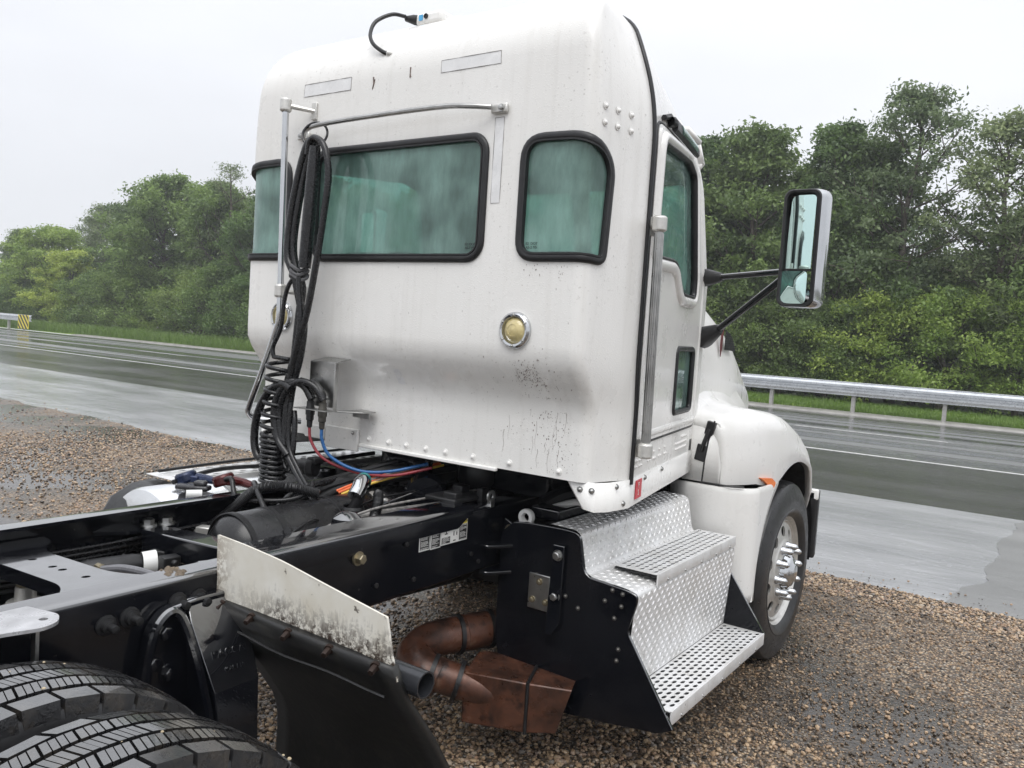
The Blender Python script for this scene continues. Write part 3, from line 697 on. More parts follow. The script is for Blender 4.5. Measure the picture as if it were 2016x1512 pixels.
# left of the truck
tree('thin', -41.3, 29.6, .97, 'slender sparse tree with almost bare top beside the left edge of the cab')
tree('round', -43.6, 30.4, 1.0, 'broad green tree second from the cab on the left')
tree('tall', -45.6, 31.5, .9, 'dark tree top between the two big round trees on the left')
tree('round', -48.4, 29.8, 1.08, 'biggest round crowned tree in the left wood')
tree('broad', -52.3, 30.6, .92, 'dark tree forming the left flank of the big round crown')
tree('tall', -54.6, 31.0, .74, 'narrow dark tree beside the dip in the left tree line')
tree('light', -60.5, 28.6, .95, 'light yellow green tree standing behind the hazard board')
tree('light', -57.0, 28.2, .72, 'small yellow green tree right of the hazard board')
tree('light', -64.5, 29.2, .72, 'low yellow green tree at the far left edge')
tree('airy', -63.5, 34, .84, 'open crowned tree standing taller behind the yellow green tree', szx=1.25)
tree('airy', -67.0, 35.5, .78, 'open crowned tree left of the taller one at the left edge', szx=1.2)
tree('tall', -72.5, 32, .68, 'dark tree at the far left edge of the photo')
tree('tall', -75.5, 33, .7, 'dark tree cut by the left edge of the photo')
for i, x in enumerate(np.arange(-76, -38, 2.6)):
    tree('bush' if i % 4 else 'bushl', x+random.uniform(-.6, .6), 27.9+random.uniform(-.4, .6), random.uniform(.85, 1.3), 'bush at the foot of the left wood along the grass verge', 'bushes along the left verge', name='bush', cat='bush')
for i, x in enumerate(np.arange(-80, -39, 3.1)):
    tree(['broad', 'round'][i % 2], x, 35.5+random.uniform(-1, 2), random.uniform(.5, .62) if x < -55 else random.uniform(.75, .88), 'dense tree in the back row of the wood on the left', 'back row trees of the left wood')

# ------------------------------------------------------------------ the truck
truck = thing('semi_truck', 'white semi truck tractor with bare black frame parked on wet gravel, seen from behind', 'truck')
def empty(name, parent, loc=(0, 0, 0)):
    o = bpy.data.objects.new(name, None); C.objects.link(o); o.parent = parent; o.location = loc; o.empty_display_size = .1; return o

# cab surface: plan outline swept in z.  t = arc length from the middle of the back, + to the right
half = [(0, 0)]
half += [(x, 0) for x in np.linspace(.05, .88, 22)]
half += [(.885+.055*math.sin(a), .055-.055*math.cos(a)) for a in np.linspace(.1, R(80), 7)]
half += [(.94+.06*((y-.055)/.275), y) for y in np.linspace(.09, .33, 7)]
half += [(1.0-.18*(y-.33), y) for y in np.linspace(.40, 1.48, 22)]
cx, cy = half[-1][0]-.12, half[-1][1]+.02
half += [(cx+.12*math.cos(a), cy+.12*math.sin(a)) for a in np.linspace(.2, R(82), 7)]
half += [(x, cy+.12+.05*(1-(x/cx)**2)) for x in np.linspace(cx-.05, 0, 12)]
half = np.array(half, float); HL = np.concatenate([[0], np.cumsum(np.hypot(*np.diff(half, axis=0).T))]); LH = float(HL[-1])
ZB, ZT = 1.222, 3.085
def t_of_y(y, x=None):      # arc length of the point at depth y on the right side
    return float(np.interp(y, half[29:59, 1], HL[29:59]))
def sstep(a, b, x):
    t = min(1, max(0, (x-a)/(b-a))); return t*t*(3-2*t)
def S(t, z):
    sg = 1 if t >= 0 else -1; a = min(abs(t), LH)
    x = float(np.interp(a, HL, half[:, 0])); y = float(np.interp(a, HL, half[:, 1]))
    q = min(max(z-2.5, 0), .6); i1 = .9-math.sqrt(.81-q*q)
    q2 = min(max(z-2.94, 0), .145); i2 = .145-math.sqrt(max(0, .145**2-q2*q2))
    g = .36+.64*min(1, max(0, y/.33))
    x *= 1-(i1*g+i2*(.75+.25*min(1, max(0, y/.33))))
    q3 = min(max(z-2.79, 0), .295); ib = .295-math.sqrt(max(0, .295**2-q3*q3))
    yb = y+ib*(1-min(1, y/.9))
    yb += .12*sstep(1.69, 1.47, z)*(1-sstep(.02, .42, y))
    yb -= max(0, z-2.07)*.31*min(1, max(0, (y-.5)/1.0))
    zz = z-max(0, (z-2.5)/.585)*.13*min(1, max(0, (y-.33)/1.2))
    return Vector((sg*x, yb, zz))
def Nn(t, z):
    e = .004; d = (S(t+e, z)-S(t-e, z)).cross(S(t, min(ZT, z+e))-S(t, z-e))
    return d.normalized()
def on(t, z, off=0.): 
    p = S(t, z); return p+Nn(t, z)*off if off else p

def mirror(poly): return [(-a, z) for a, z in poly][::-1]
tS = t_of_y
W_REAR = rrect(-.475, 2.032, .475, 2.516, .075, 7)
cr = tS(.118)
W_COR = rpoly([(.636, 2.036), (.92, 2.036), (cr-.02, 2.028), (cr, 2.40), (.91, 2.485), (.636, 2.492)], [.08, .05, .08, .09, .10, .095], 6)
D_GL = rpoly([(tS(.435), 2.10), (tS(.80), 2.115), (tS(.93), 1.985), (tS(1.2), 1.985), (tS(1.225), 2.56), (tS(1.10), 2.60), (tS(.45), 2.545)], [.02, .07, .05, .03, .03, .03, .05], 5)
D_OUT = rpoly([(tS(.36), 1.352), (tS(1.45), 1.352), (tS(1.46), 2.62), (tS(1.25), 2.675), (tS(.375), 2.615)], [.06, .06, .05, .08, .07], 5)
V_GL = rrect(tS(.945), 1.44, tS(1.30), 1.745, .035, 5)
WSH = rrect(LH-.68, 2.02, LH+.0, 2.62, .05, 5)   # right half, closed at the middle
WSH = [(t, z) for t, z in WSH]
holes = [W_REAR, W_COR, mirror(W_COR), D_GL, mirror(D_GL), V_GL, mirror(V_GL)]
WR = rrect(LH-.69, 2.03, LH-.035, 2.62, .05, 5); holes += [WR, mirror(WR)]
zs = sorted(set([round(z, 4) for z in list(np.arange(ZB, 2.5, .05))+list(np.linspace(2.5, 2.79, 7))+[2.79+.295*math.sin(a) for a in np.linspace(.08, R(90), 14)]+[2.94+.145*math.sin(a) for a in np.linspace(.1, R(90), 9)]]))
zs = [z for z in zs if z < ZT-1e-4]+[ZT]
tl = sorted(set(np.round(np.concatenate([HL, np.arange(0, LH, .07)]), 4)))
tl = [-t for t in tl[:0:-1]]+list(tl)
grid = [(t, z) for t in tl for z in zs]
hl = [resample(h, .03) for h in holes]
outer = [(t, ZB) for t in tl]+[(LH, z) for z in zs[1:-1]]+[(t, ZT) for t in tl[::-1]]+[(-LH, z) for z in zs[1:-1][::-1]]
v2, tri = cdt(outer, hl, grid)
keep = set(i for f in tri for i in f); rem = {o: n for n, o in enumerate(sorted(keep))}
v2 = [v2[i] for i in sorted(keep)]; tri = [tuple(rem[i] for i in f) for f in tri]
def shell(name, mat, off, roof=True, parent=truck):
    b = MB(); b.add([on(t, min(ZT, max(ZB, z)), off) for t, z in v2], tri)
    me = b.mesh(name, False); bm = bmesh.new(); bm.from_mesh(me); bmesh.ops.remove_doubles(bm, verts=bm.verts, dist=2e-4)
    if roof:
        top = [e for e in bm.edges if e.is_boundary and all(abs(v.co.z-0) > 2.9 for v in e.verts)]
        rg = top
        for sc, dz in ((.9, .012), (.55, .03), (.15, .035)):
            r = bmesh.ops.extrude_edge_only(bm, edges=rg); nv = [g for g in r['geom'] if isinstance(g, bmesh.types.BMVert)]
            for v in nv:
                v.co.x *= sc; v.co.y = .7+(v.co.y-.7)*sc; v.co.z += dz if sc > .8 else dz*.6
            rg = [g for g in r['geom'] if isinstance(g, bmesh.types.BMEdge)]
        bmesh.ops.contextual_create(bm, geom=rg)
    bmesh.ops.recalc_face_normals(bm, faces=bm.faces); bm.to_mesh(me); bm.free()
    return link(name, me, mat, parent, True, 50)
cab = shell('cab', white, 0.)
lin = shell('cab_lining', interior_m, -.03)
def bead(poly, name, mat, parent, hw, hh, off=.004, step=.02, n=10):
    pts = resample(poly, step); b = MB()
    b.tube([on(t, z, off) for t, z in pts], 1, n, closed=True, flat=(hw, hh), nrm=[Nn(t, z) for t, z in pts]); return b.obj(name, mat, parent, auto=60)
def pane(poly, name, mat, parent, off=-.004, step=.06):
    ts = [p[0] for p in poly]; z_ = [p[1] for p in poly]; o = resample(poly, .03)
    g = [q for q in gridpts(min(ts), max(ts), min(z_), max(z_), step) if inpoly(*q, poly)]
    v, f = cdt(o, [], g); b = MB(); b.add([on(t, z, off) for t, z in v], f); return b.obj(name, mat, parent, auto=None, fix=False)
def inset(poly, d):
    n = len(poly); out = []
    A = sum(poly[i-1][0]*poly[i][1]-poly[i][0]*poly[i-1][1] for i in range(n)); sg = 1 if A > 0 else -1
    for i in range(n):
        a = Vector(poly[i-1]); c = Vector(poly[(i+1) % n]); t = (c-a).normalized(); out.append((poly[i][0]-t.y*d*sg, poly[i][1]+t.x*d*sg))
    return out
def window(name, poly, parent, gl=glass):
    w = bead(inset(poly, .009), name, rubber, parent, .017, .011)
    bead(inset(poly, .022), 'inner_seal', dark_plastic, w, .006, .013, step=.04, n=6)
    pane(poly, 'pane', gl, w); return w
window('rear_window', W_REAR, cab); window('corner_window', W_COR, cab); window('corner_window', mirror(W_COR), cab, glass_mist)
for wp in (WR, mirror(WR)):
    w = bead(wp, 'windshield_seal', rubber, cab, .018, .012); 
    pane(wp, 'windshield', glass, cab)
# maker's etching in the lower corner of the glasses
for tx in (.415, .70):
    me = text_mesh('E2  DOT\nAS-2 M5', .014, .0004); o = link('glass_mark', me, label_blk, cab, False); o.matrix_local = frame(on(tx, 2.088, .0015), (1, 0, 0), (0, 0, 1))
# black rub strip following the joint between sleeper back and door section
tj = tS(.335)
b = MB(); zz = list(np.arange(1.205, 2.5, .06))+list(np.linspace(2.5, ZT, 24)); pts = [on(tj, max(ZB, z), .004) if z >= ZB else on(tj, ZB, .004)+Vector((0, 0, z-ZB)) for z in zz]
pts += [Vector((x, pts[-1].y+.02*(.66-x), pts[-1].z+.012)) for x in np.linspace(.6, -.6, 12)]
nr = [Nn(tj, min(ZT, max(ZB, z))) for z in zz]+[Vector((0, 0, 1))]*12
b.tube(pts, 1, 8, flat=(.0125, .009), nrm=nr); b.obj('seam_strip', rubber, truck, auto=60)

# doors
def door(sg):
    f = (lambda p: p) if sg > 0 else mirror
    out, gl, ve = f(D_OUT), f(D_GL), f(V_GL)
    ts = [p[0] for p in out]; g = [q for q in gridpts(min(ts), max(ts), 1.35, 2.68, .06) if inpoly(*q, inset(out, .01))]
    v, fc = cdt(resample(inset(out, .007), .03), [resample(gl, .03), resample(ve, .03)], g)
    b = MB(); b.add([on(t, z, .008) for t, z in v], fc); d = b.obj('door', white_clean, truck, auto=None, fix=False)
    bead(out, 'door_seal', dark_plastic, d, .006, .005, .002)
    bead(inset(gl, -.026), 'window_frame', white_clean, d, .026, .026, .004)
    bead(inset(gl, .0), 'window_seal', rubber, d, .010, .018, .006)
    bead(inset(out, .035), 'door_rib', white_clean, d, .016, .008, .006)
    pane(gl, 'window_pane', glass_wet, d, -.008)
    bead(inset(ve, .004), 'vent_seal', rubber, d, .013, .014, .006)
    pane(ve, 'vent_pane', glass_wet, d, -.004)
    return d
door(1); door(-1)
# raised lower window ledge is part of the door; clearance lamp hood above the door
vb = MB(); a0, a1 = tS(.62), tS(1.33)
zt = lambda t: 2.655+.05*(t-a0)/(a1-a0)
vb.tube([on(t, zt(t), .025) for t in np.linspace(a0, a1, 9)], 1, 8, flat=(.032, .016), nrm=[Nn(t, 2.66) for t in np.linspace(a0, a1, 9)])
vis = vb.obj('drip_visor', dark_plastic, truck); b = MB()
b.tube([on(t, zt(t)-.002, .039) for t in np.linspace(a0+.14, a1-.10, 7)], 1, 6, flat=(.021, .006), nrm=[Nn(t, 2.66) for t in np.linspace(a0, a1, 7)]); b.obj('visor_lens', glass_wet, vis)
b = MB(); b.tube([on(a0-.16+.04*k, 2.645+.012*k, .012) for k in range(5)], .012, 6); b.lathe([(-.02, .02), (.0, .024), (.02, .02), (.02, .001)], on(a0-.02, 2.66, .02), 'Y', 10); b.obj('visor_bracket', black_dull, vis)
# sun visor over the windshield (white), seen edge on
b = MB(); pr = [(.745, 1.24, 2.80), (.775, 1.34, 2.75), (.785, 1.385, 2.66), (.77, 1.37, 2.63)]
for k in range(len(pr)-1):
    a, c = pr[k], pr[k+1]; b.add([a, c, (-c[0], c[1]+.0, c[2]), (-a[0], a[1], a[2])], [(0, 1, 2, 3)])
sv = b.obj('sun_visor', white_clean, truck, auto=None); m = sv.modifiers.new('t', 'SOLIDIFY'); m.thickness = .02

# floor, seats, dash inside the cab
b = MB(); b.prism([(.93, .16), (.96, .35), (.80, 1.45), (-.80, 1.45), (-.96, .35), (-.93, .16)], lambda x, y: (x, y, ZB+.004), lambda x, y: (x, y, ZB+.06)); b.obj('cab_floor', black_dull, truck, smooth=False)
for x in (-.48, .48):
    b = MB(); b.box((x, .72, 1.72), (.5, .5, .14)); st = b.obj('seat', seat_m, truck, bevel=.04, seg=3)
    b = MB(); b.box((x, .45, 1.90), (.48, .13, .44), Matrix.Rotation(R(8), 3, 'X')); b.obj('backrest', seat_m, st, bevel=.05, seg=3)
    b = MB(); b.box((x, .72, 1.47), (.3, .3, .36)); b.obj('seat_base', black_dull, st, smooth=False)
b = MB(); b.box((0, 1.36, 1.72), (1.5, .3, .5)); b.obj('dashboard', seat_m, truck, bevel=.05)
b = MB(); b.tube([(-.48+.21*math.cos(a), 1.08+.08*math.sin(a), 1.98+.2*math.sin(a)) for a in np.linspace(0, 6.283, 25)[:-1]], .015, 8, closed=True); b.obj('steering_wheel', dark_plastic, truck)
b = MB(); b.box((.90, .36, 2.2), (.05, .12, 1.0)); b.box((-.90, .36, 2.2), (.05, .12, 1.0)); b.box((.865, .075, 2.26), (.045, .02, .46)); b.box((-.865, .075, 2.26), (.03, .02, .46)); b.obj('pillar_trim', tan_m, truck, bevel=.01)

# rivets and bolts
rv = dome_mesh(.011, .011, (0, -1, 0))
XB = [-.331, -.183, -.064, .04, .15, .258, .402, .583, .811]
clones(dome_mesh(.0095, .012, (0, -1, 0)), 'rivet', white_clean, cab, [S(x, 1.25)+Vector((0, 0, 0)) for x in XB])
rs = dome_mesh(.0095, .011, (1, 0, 0)); rp = [S(tS(y), z) for y, z in ((.055, 2.585), (.125, 2.585), (.20, 2.585), (.055, 2.527), (.125, 2.527), (.20, 2.527))]
clones(rs, 'rivet', white_clean, cab, rp)
rs2 = dome_mesh(.0065, .007, (1, 0, 0)); rp = []
for y0 in (.40, .47): rp += [S(tS(y0+.03*i), 1.262+.024*j) for i in range(2) for j in range(2)]
for y0 in (.60, .69, .78, .88): rp += [S(tS(y0+.026*(i % 2)), 1.268+.03*(i//2)) for i in range(3)]
for y0 in (1.10, 1.22): rp += [S(tS(y0+.03*i), 1.262+.026*j) for i in range(4) for j in range(2 if y0 < 1.2 else 3)]
clones(rs2, 'rivet', white_clean, cab, rp)
# lower trim lip along the back, sill skirt along the side
b = MB(); b.box((.145, .116, 1.216), (.76, .018, .014)); b.obj('bottom_lip', white_clean, truck, bevel=.003)
def skirt(sg):
    pl = [(x, y) for x, y in [(.84, .135), (.92, .135), (.955, .15), (.985, .21), (1.004, .335)]]+[(1.004-.18*(y-.335), y) for y in np.linspace(.5, 1.48, 8)]
    b = MB(); n = len(pl)
    def zb(x, y): return 1.112+(.03*sstep(.97, .84, x) if y < .2 else 0)+.09*sstep(.92, .845, x)*(1 if y < .2 else 0)
    b.add([(sg*x, y, 1.224) for x, y in pl]+[(sg*x, y, zb(x, y)) for x, y in pl]+[(sg*(x-.015), y+.01, zb(x, y)) for x, y in pl], [(i, i+1, n+i+1, n+i) for i in range(n-1)]+[(n+i, n+i+1, 2*n+i+1, 2*n+i) for i in range(n-1)])
    o = b.obj('sill_skirt', white_clean, truck, auto=40); m = o.modifiers.new('t', 'SOLIDIFY'); m.thickness = .004; return o
sk = skirt(1); skirt(-1)
clones(dome_mesh(.008, .008, (.3, -1, 0)), 'screw', steel, sk, [(.90, .133, 1.195), (.945, .142, 1.195), (.99, .25, 1.205), (.998, .30, 1.135), (.965, .55, 1.205), (.915, .83, 1.205)])
# red sticker on the sill
f0 = Vector((1.008-.18*(.46-.335), .46, 1.172)); sx = Vector((-.18, 1, 0)).normalized()
b = MB(); b.box((0, 0, 0), (.085, .075, .003)); o = b.obj('sticker', sticker_red, truck, smooth=False); o.matrix_local = frame(f0, sx, (0, 0, 1))
me = text_mesh('F\n5', .03, .001); q = link('sticker_print', me, paper_w, o, False); q.location = (-.005, 0, .002)

# faded patches left by removed decals on the back: thin raised film with a dirty outline
def film(name, x0, x1, z0, z1, y=-.0015, sk_=0):
    b = MB(); poly = [(x0, z0), (x1, z0), (x1, z1), (x0, z1)]
    pts = [on(x, z+sk_*(x-x0), .0015) for x, z in resample(poly, .04)]
    b.tube(pts, [random.choice([.0003, .0009, .0013]) for _ in pts], 4, closed=True); return b.obj(name, label_gry, truck)
label_gry = simple('film_edge', (.22, .21, .2), .6, 0, .5, 60)
patch_m = simple('decal_film', (.755, .755, .755), .3, 0, .08, 14)
for x0, x1, z0, z1 in ((-.588, -.288, 2.762, 2.816), (.222, .518, 2.772, 2.82), (.500, .542, 2.25, 2.57)):
    o = film('decal_edge', x0, x1, z0, z1)
    pane([(x0, z0), (x1, z0), (x1, z1), (x0, z1)], 'decal_film', patch_m, o, .001)
pane([(-.01, 1.49), (.03, 1.49), (.03, 1.58), (-.01, 1.58)], 'decal_film', patch_m, truck, .001)
# dark peeled scars below the roof cable and splashes of dirt
scar_m = simple('scar', (.14, .1, .085), .6, 0, .5, 60)
def blot(pts, r=.004):
    b = MB(); P = [on(x, z, .0005) for x, z in pts]; b.tube(P, [r*(.4+.8*random.random()) for _ in P], 5, flat=None); b.obj('paint_scar', scar_m, truck)
blot([(-.155, 2.80), (-.15, 2.775), (-.157, 2.75)], .004); blot([(-.145, 2.79), (-.152, 2.765)], .003); blot([(.055, 2.815), (.055, 2.79), (.057, 2.775)], .004)
vs = MB()
for k in range(620):        # mud speckle low on the right
    c_ = random.choice([(.70, 1.61, .03, .025), (.70, 1.61, .05, .04), (.76, 1.46, .05, .09), (.80, 1.36, .04, .09), (.72, 1.45, .11, .12)]); x = random.gauss(c_[0], c_[2]); z = random.gauss(c_[1], c_[3])
    if not (.4 < x < .88 and 1.24 < z < 1.75): continue
    r = random.choice([.0006, .0008, .0012, .0012, .0022]); p = on(x, z, .0008); l = random.uniform(.8, 2.2)
    vs.add([p+Vector((-r, 0, 0)), p+Vector((0, 0, -r*l)), p+Vector((r, 0, 0)), p+Vector((0, 0, r*l))], [(0, 1, 2, 3)])
for k in range(16):       # drip runs
    x = random.gauss(.74, .09); z = random.uniform(1.3, 1.62); l = random.uniform(.03, .13); w_ = random.uniform(.0004, .0009); n = 6
    if not .5 < x < .9: continue
    P = [on(x+.003*math.sin(k+i*1.3), max(1.235, z-l*i/n), .0008) for i in range(n+1)]; o_ = [p+Vector((-w_*(1-.6*i/n), 0, 0)) for i, p in enumerate(P)]+[p+Vector((w_*(1-.6*i/n), 0, 0)) for i, p in enumerate(P)]
    vs.add(o_, [(i, n+1+i, n+2+i, i+1) for i in range(n)])
for k in range(26):       # spots under the corner window
    x = random.uniform(.65, .92); z = 2.022-abs(random.gauss(0, .03)); r = random.choice([.0010, .0016, .0024]); p = on(x, z, .0008); l = random.uniform(1, 4)
    vs.add([p+Vector((-r, 0, 0)), p+Vector((0, 0, -r*l)), p+Vector((r, 0, 0)), p+Vector((0, 0, r))], [(0, 1, 2, 3)])
stuff(vs.obj('mud_speckle', scar_m, truck, smooth=False, auto=None, fix=False))

# round work lights on the back
for x in (.654, -.654):
    w = empty('work_light', truck, S(x, 1.773))
    b = MB(); b.lathe([(0, .07), (-.014, .068), (-.020, .060), (-.018, .052), (-.006, .048)], (0, 0, 0), 'Y', 36); b.obj('bezel', chrome, w, auto=50)
    b = MB(); b.lathe([(-.004, .05), (-.012, .044), (-.022, .030), (-.0245, .022), (-.023, .021), (-.026, .010), (-.0265, .0005)], (0, 0, 0), 'Y', 32); b.obj('lens', lens_y, w, auto=20)
    clones(dome_mesh(.0045, .006, (0, -1, 0)), 'screw', steel, w, [(.058*math.cos(a), -.018, .058*math.sin(a)) for a in (.5, 1.6, 2.6, 3.8, 4.7, 5.6)])

# crossbar above the rear window that carries the hoses
cb = empty('hose_bar', truck)
b = MB(); b.tube(spline([(-.535, -.035, 2.575), (-.47, -.075, 2.59), (-.36, -.08, 2.605), (0, -.08, 2.612), (.30, -.078, 2.612), (.42, -.06, 2.607), (.50, -.03, 2.603)], 6), .0105, 10); b.obj('rod', steel, cb)
for x, s in ((-.555, 1), (.525, -1)):
    b = MB(); b.box((x, -.012, 2.6 if s < 0 else 2.585), (.075, .014, .036)); k = b.obj('end_bracket', castal, cb, bevel=.006)
    clones(bolt_mesh(.010, .012, (0, -1, 0)), 'bolt', steel, k, [(x+.012*s*-1, -.019, 2.6 if s < 0 else 2.585)])
# left grab bar: straight tube with two cast brackets, then bent outward and back to the cab
gb = empty('rear_grab_bar', truck)
b = MB(); b.tube(spline([(-.592, -.09, 2.70), (-.582, -.09, 2.3), (-.572, -.09, 1.89), (-.572, -.09, 1.76), (-.592, -.09, 1.70), (-.67, -.09, 1.52), (-.748, -.09, 1.355), (-.757, -.085, 1.315), (-.735, -.06, 1.29), (-.66, .0, 1.285), (-.60, .09, 1.285)], 8), .0145, 12); b.obj('tube', chrome, gb)
def standoff(p, wall, parent, r=.026):
    b = MB(); b.lathe([(-.03, r*.7), (-.024, r), (.024, r), (.03, r*.7), (.032, .001)], p, 'Z', 16); b.tube([p, wall], [.012, .010], 10)
    d = (Vector(wall)-Vector(p)).normalized(); b.box(Vector(wall)-d*.004, (.03, .012, .075) if abs(d.y) > .6 else (.012, .03, .075)); k = b.obj('bracket', castal, parent, bevel=.003)
standoff((-.592, -.09, 2.705), (-.497, -.002, 2.69), gb); standoff((-.572, -.09, 1.885), (-.492, -.002, 1.878), gb)
# right grab bar beside the door
gr = empty('door_grab_bar', truck)
b = MB(); b.tube([(1.06, .315, 2.19), (1.06, .33, 1.80), (1.06, .335, 1.36)], .0165, 14); b.obj('ribbed_tube', steel, gr)
b = MB()
for a in np.linspace(0, 6.283, 14)[:-1]: b.tube([(1.06+.0165*math.cos(a), .316+.0165*math.sin(a), 2.17), (1.06+.0165*math.cos(a), .335+.0165*math.sin(a), 1.38)], .0022, 4)
stuff(b.obj('grip_ribs', steel, gr))
standoff((1.06, .315, 2.205), (1.0, .375, 2.205), gr, .028); standoff((1.06, .335, 1.345), (1.0, .395, 1.345), gr, .028)

# side mirrors
def side_mirror(sg):
    m = empty('side_mirror', truck)
    Q = frame((sg*1.335, 1.19, 2.22), (sg*-1, .06*sg*-0, 0), (0, 0, 1)) if False else Matrix.Translation((sg*1.333, 1.19, 2.22)) @ Matrix.Scale(1.06, 4)
    T = lambda x, y, z: Q @ Vector((sg*x, y, z))
    out = rrect(-.077, -.245, .077, .245, .035, 5)
    b = MB(); lv = [(1., 0.), (1.03, .02), (1.04, .06), (.96, .10), (.7, .135), (.0, .15)]; n = len(out); vs_ = []; fs_ = []
    for s, d in lv: vs_ += [T(x*s+(.022*min(1, d/.05) if x > 0 else 0), d, z*(1-(1-s)*.35)) for x, z in out]
    for k in range(len(lv)-1): fs_ += [(k*n+i, k*n+(i+1) % n, (k+1)*n+(i+1) % n, (k+1)*n+i) for i in range(n)]
    b.add(vs_, fs_); b.obj('chrome_shell', chrome, m, auto=50)
    b = MB(); inn = rrect(-.064, -.232, .060, .232, .03, 5); loops = [(out, 0.), (rrect(-.073, -.241, .073, .241, .035, 5), -.006), (inn, -.004), (rrect(-.058, -.226, .054, .226, .026, 5), .022)]
    vs_ = []; fs_ = []
    for L_, d in loops: vs_ += [T(x, d, z) for x, z in L_]
    for k in range(3): fs_ += [(k*n+i, k*n+(i+1) % n, (k+1)*n+(i+1) % n, (k+1)*n+i) for i in range(n)]
    b.add(vs_, fs_); b.obj('bezel', dark_plastic, m, auto=40)
    b = MB(); g = rpoly([(-.056, -.085), (.052, -.085), (.054, .222), (-.046, .222)], [.004, .004, .02, .03])
    b.add([T(x, .010-x*.03, z) for x, z in g], [tuple(range(len(g)))]); b.obj('mirror_glass', mirror_m, m, smooth=False)
    b = MB(); g = rrect(-.068, -.232, .046, -.096, .018, 4); gp = [q for q in gridpts(-.068, .046, -.232, -.096, .02) if inpoly(*q, inset(g, .004))]
    v, f = cdt(g, [], gp); b.add([T(x, -.006-x*.12-.012*(1-((x+.011)/.057)**2)*(1-((z+.164)/.068)**2), z) for x, z in v], f); b.obj('wide_angle_glass', mirror_m, m, auto=None)
    b = MB(); b.box(T(.0, .004, -.09), (.115, .02, .008)); b.obj('divider', dark_plastic, m)
    b = MB(); b.tube([(sg*.86, 1.43, 2.105), (sg*1.26, 1.22, 2.118)], .0145, 12); b.obj('upper_arm', black, m)
    b = MB(); b.tube([(sg*.86, 1.455, 1.82), (sg*1.26, 1.225, 2.085)], .0165, 12); b.obj('lower_arm', black, m)
    for z, s in ((2.105, 1.), (1.80, 1.25)):
        b = MB(); a = Vector((sg*.80, 1.45 if z > 2 else 1.49, z)); c = Vector((sg*.90, 1.41 if z > 2 else 1.435, z+(.0 if z > 2 else .045)))
        b.tube([a, a.lerp(c, .25), c, c+(c-a)*.12], [.045*s, .043*s, .024*s, .017*s], 12); b.obj('arm_base', dark_plastic, m, auto=50)
    return m
side_mirror(1); side_mirror(-1)

# hood
ys = [1.635, 1.8, 2.0, 2.2, 2.4, 2.7, 3.0, 3.3, 3.6, 3.85, 3.95]
hw = np.interp(ys, [1.6, 2.25, 2.5, 2.9, 3.4, 3.8, 3.95], [.735, .715, .675, .57, .45, .32, .22])
ht = np.interp(ys, [1.6, 1.8, 2.05, 2.3, 2.5, 3.0, 3.5, 3.85, 3.95], [2.11, 2.07, 2.0, 1.90, 1.82, 1.65, 1.48, 1.25, 1.05])
b = MB(); vs_ = []; fs_ = []; 
sec0 = [(1, 0.)]+[(1, k/8*.55) for k in range(1, 8)]+[(.5+.5*math.cos(a)**.7 if False else 1-.32*(1-math.cos(a)), .55+.45*math.sin(a)) for a in np.linspace(.1, R(90), 9)]+[(.34, 1.015), (0, 1.03)]
sec = sec0+[(-x, z) for x, z in sec0[-2::-1]]; n = len(sec)
for y, w, h in zip(ys, hw, ht):
    z0 = 1.15 if y < 3.5 else .75
    vs_ += [(x*w, y-(.0 if z < .6 else 0), z0+z*(h-z0)) for x, z in sec]
for k in range(len(ys)-1): fs_ += [(k*n+i, k*n+i+1, (k+1)*n+i+1, (k+1)*n+i) for i in range(n-1)]
b.add(vs_, fs_+[tuple((len(ys)-1)*n+i for i in range(n))]); hood = b.obj('hood', white_clean, truck, auto=50); 
# side louvre and the dark red stripe on the hood
lv = MB(); q = [(2.03, 1.86), (2.10, 1.84), (2.17, 1.80), (2.23, 1.74), (2.03, 1.745)]; hx = lambda y: float(np.interp(y, [1.6, 2.25, 2.5], [.735, .715, .675]))+.003
lv.prism(q, lambda y, z: (hx(y), y, z), lambda y, z: (hx(y)+.004, y, z)); lo = lv.obj('hood_louvre', dark_plastic, hood, smooth=False)
for k in range(7):
    z = 1.755+.014*k; b = MB(); b.box((hx(2.09)+.006, 2.035+(2.225-.15*k/7-2.035)/2, z), (.006, (2.225-.14*k/7-2.035), .005)); b.obj('slat', black_dull, lo, smooth=False)
b = MB(); b.prism(rpoly([(1.955, 1.87), (1.99, 1.86), (1.985, 1.76), (1.965, 1.70), (1.95, 1.76)], .01), lambda y, z: (hx(y), y, z), lambda y, z: (hx(y)+.003, y, z)); b.obj('hood_stripe', red_stripe, hood, smooth=False)
# dark cowl between cab and hood
b = MB(); b.box((0, 1.60, 1.55), (1.40, .1, 1.0)); b.obj('cowl_gap', black_dull, truck)

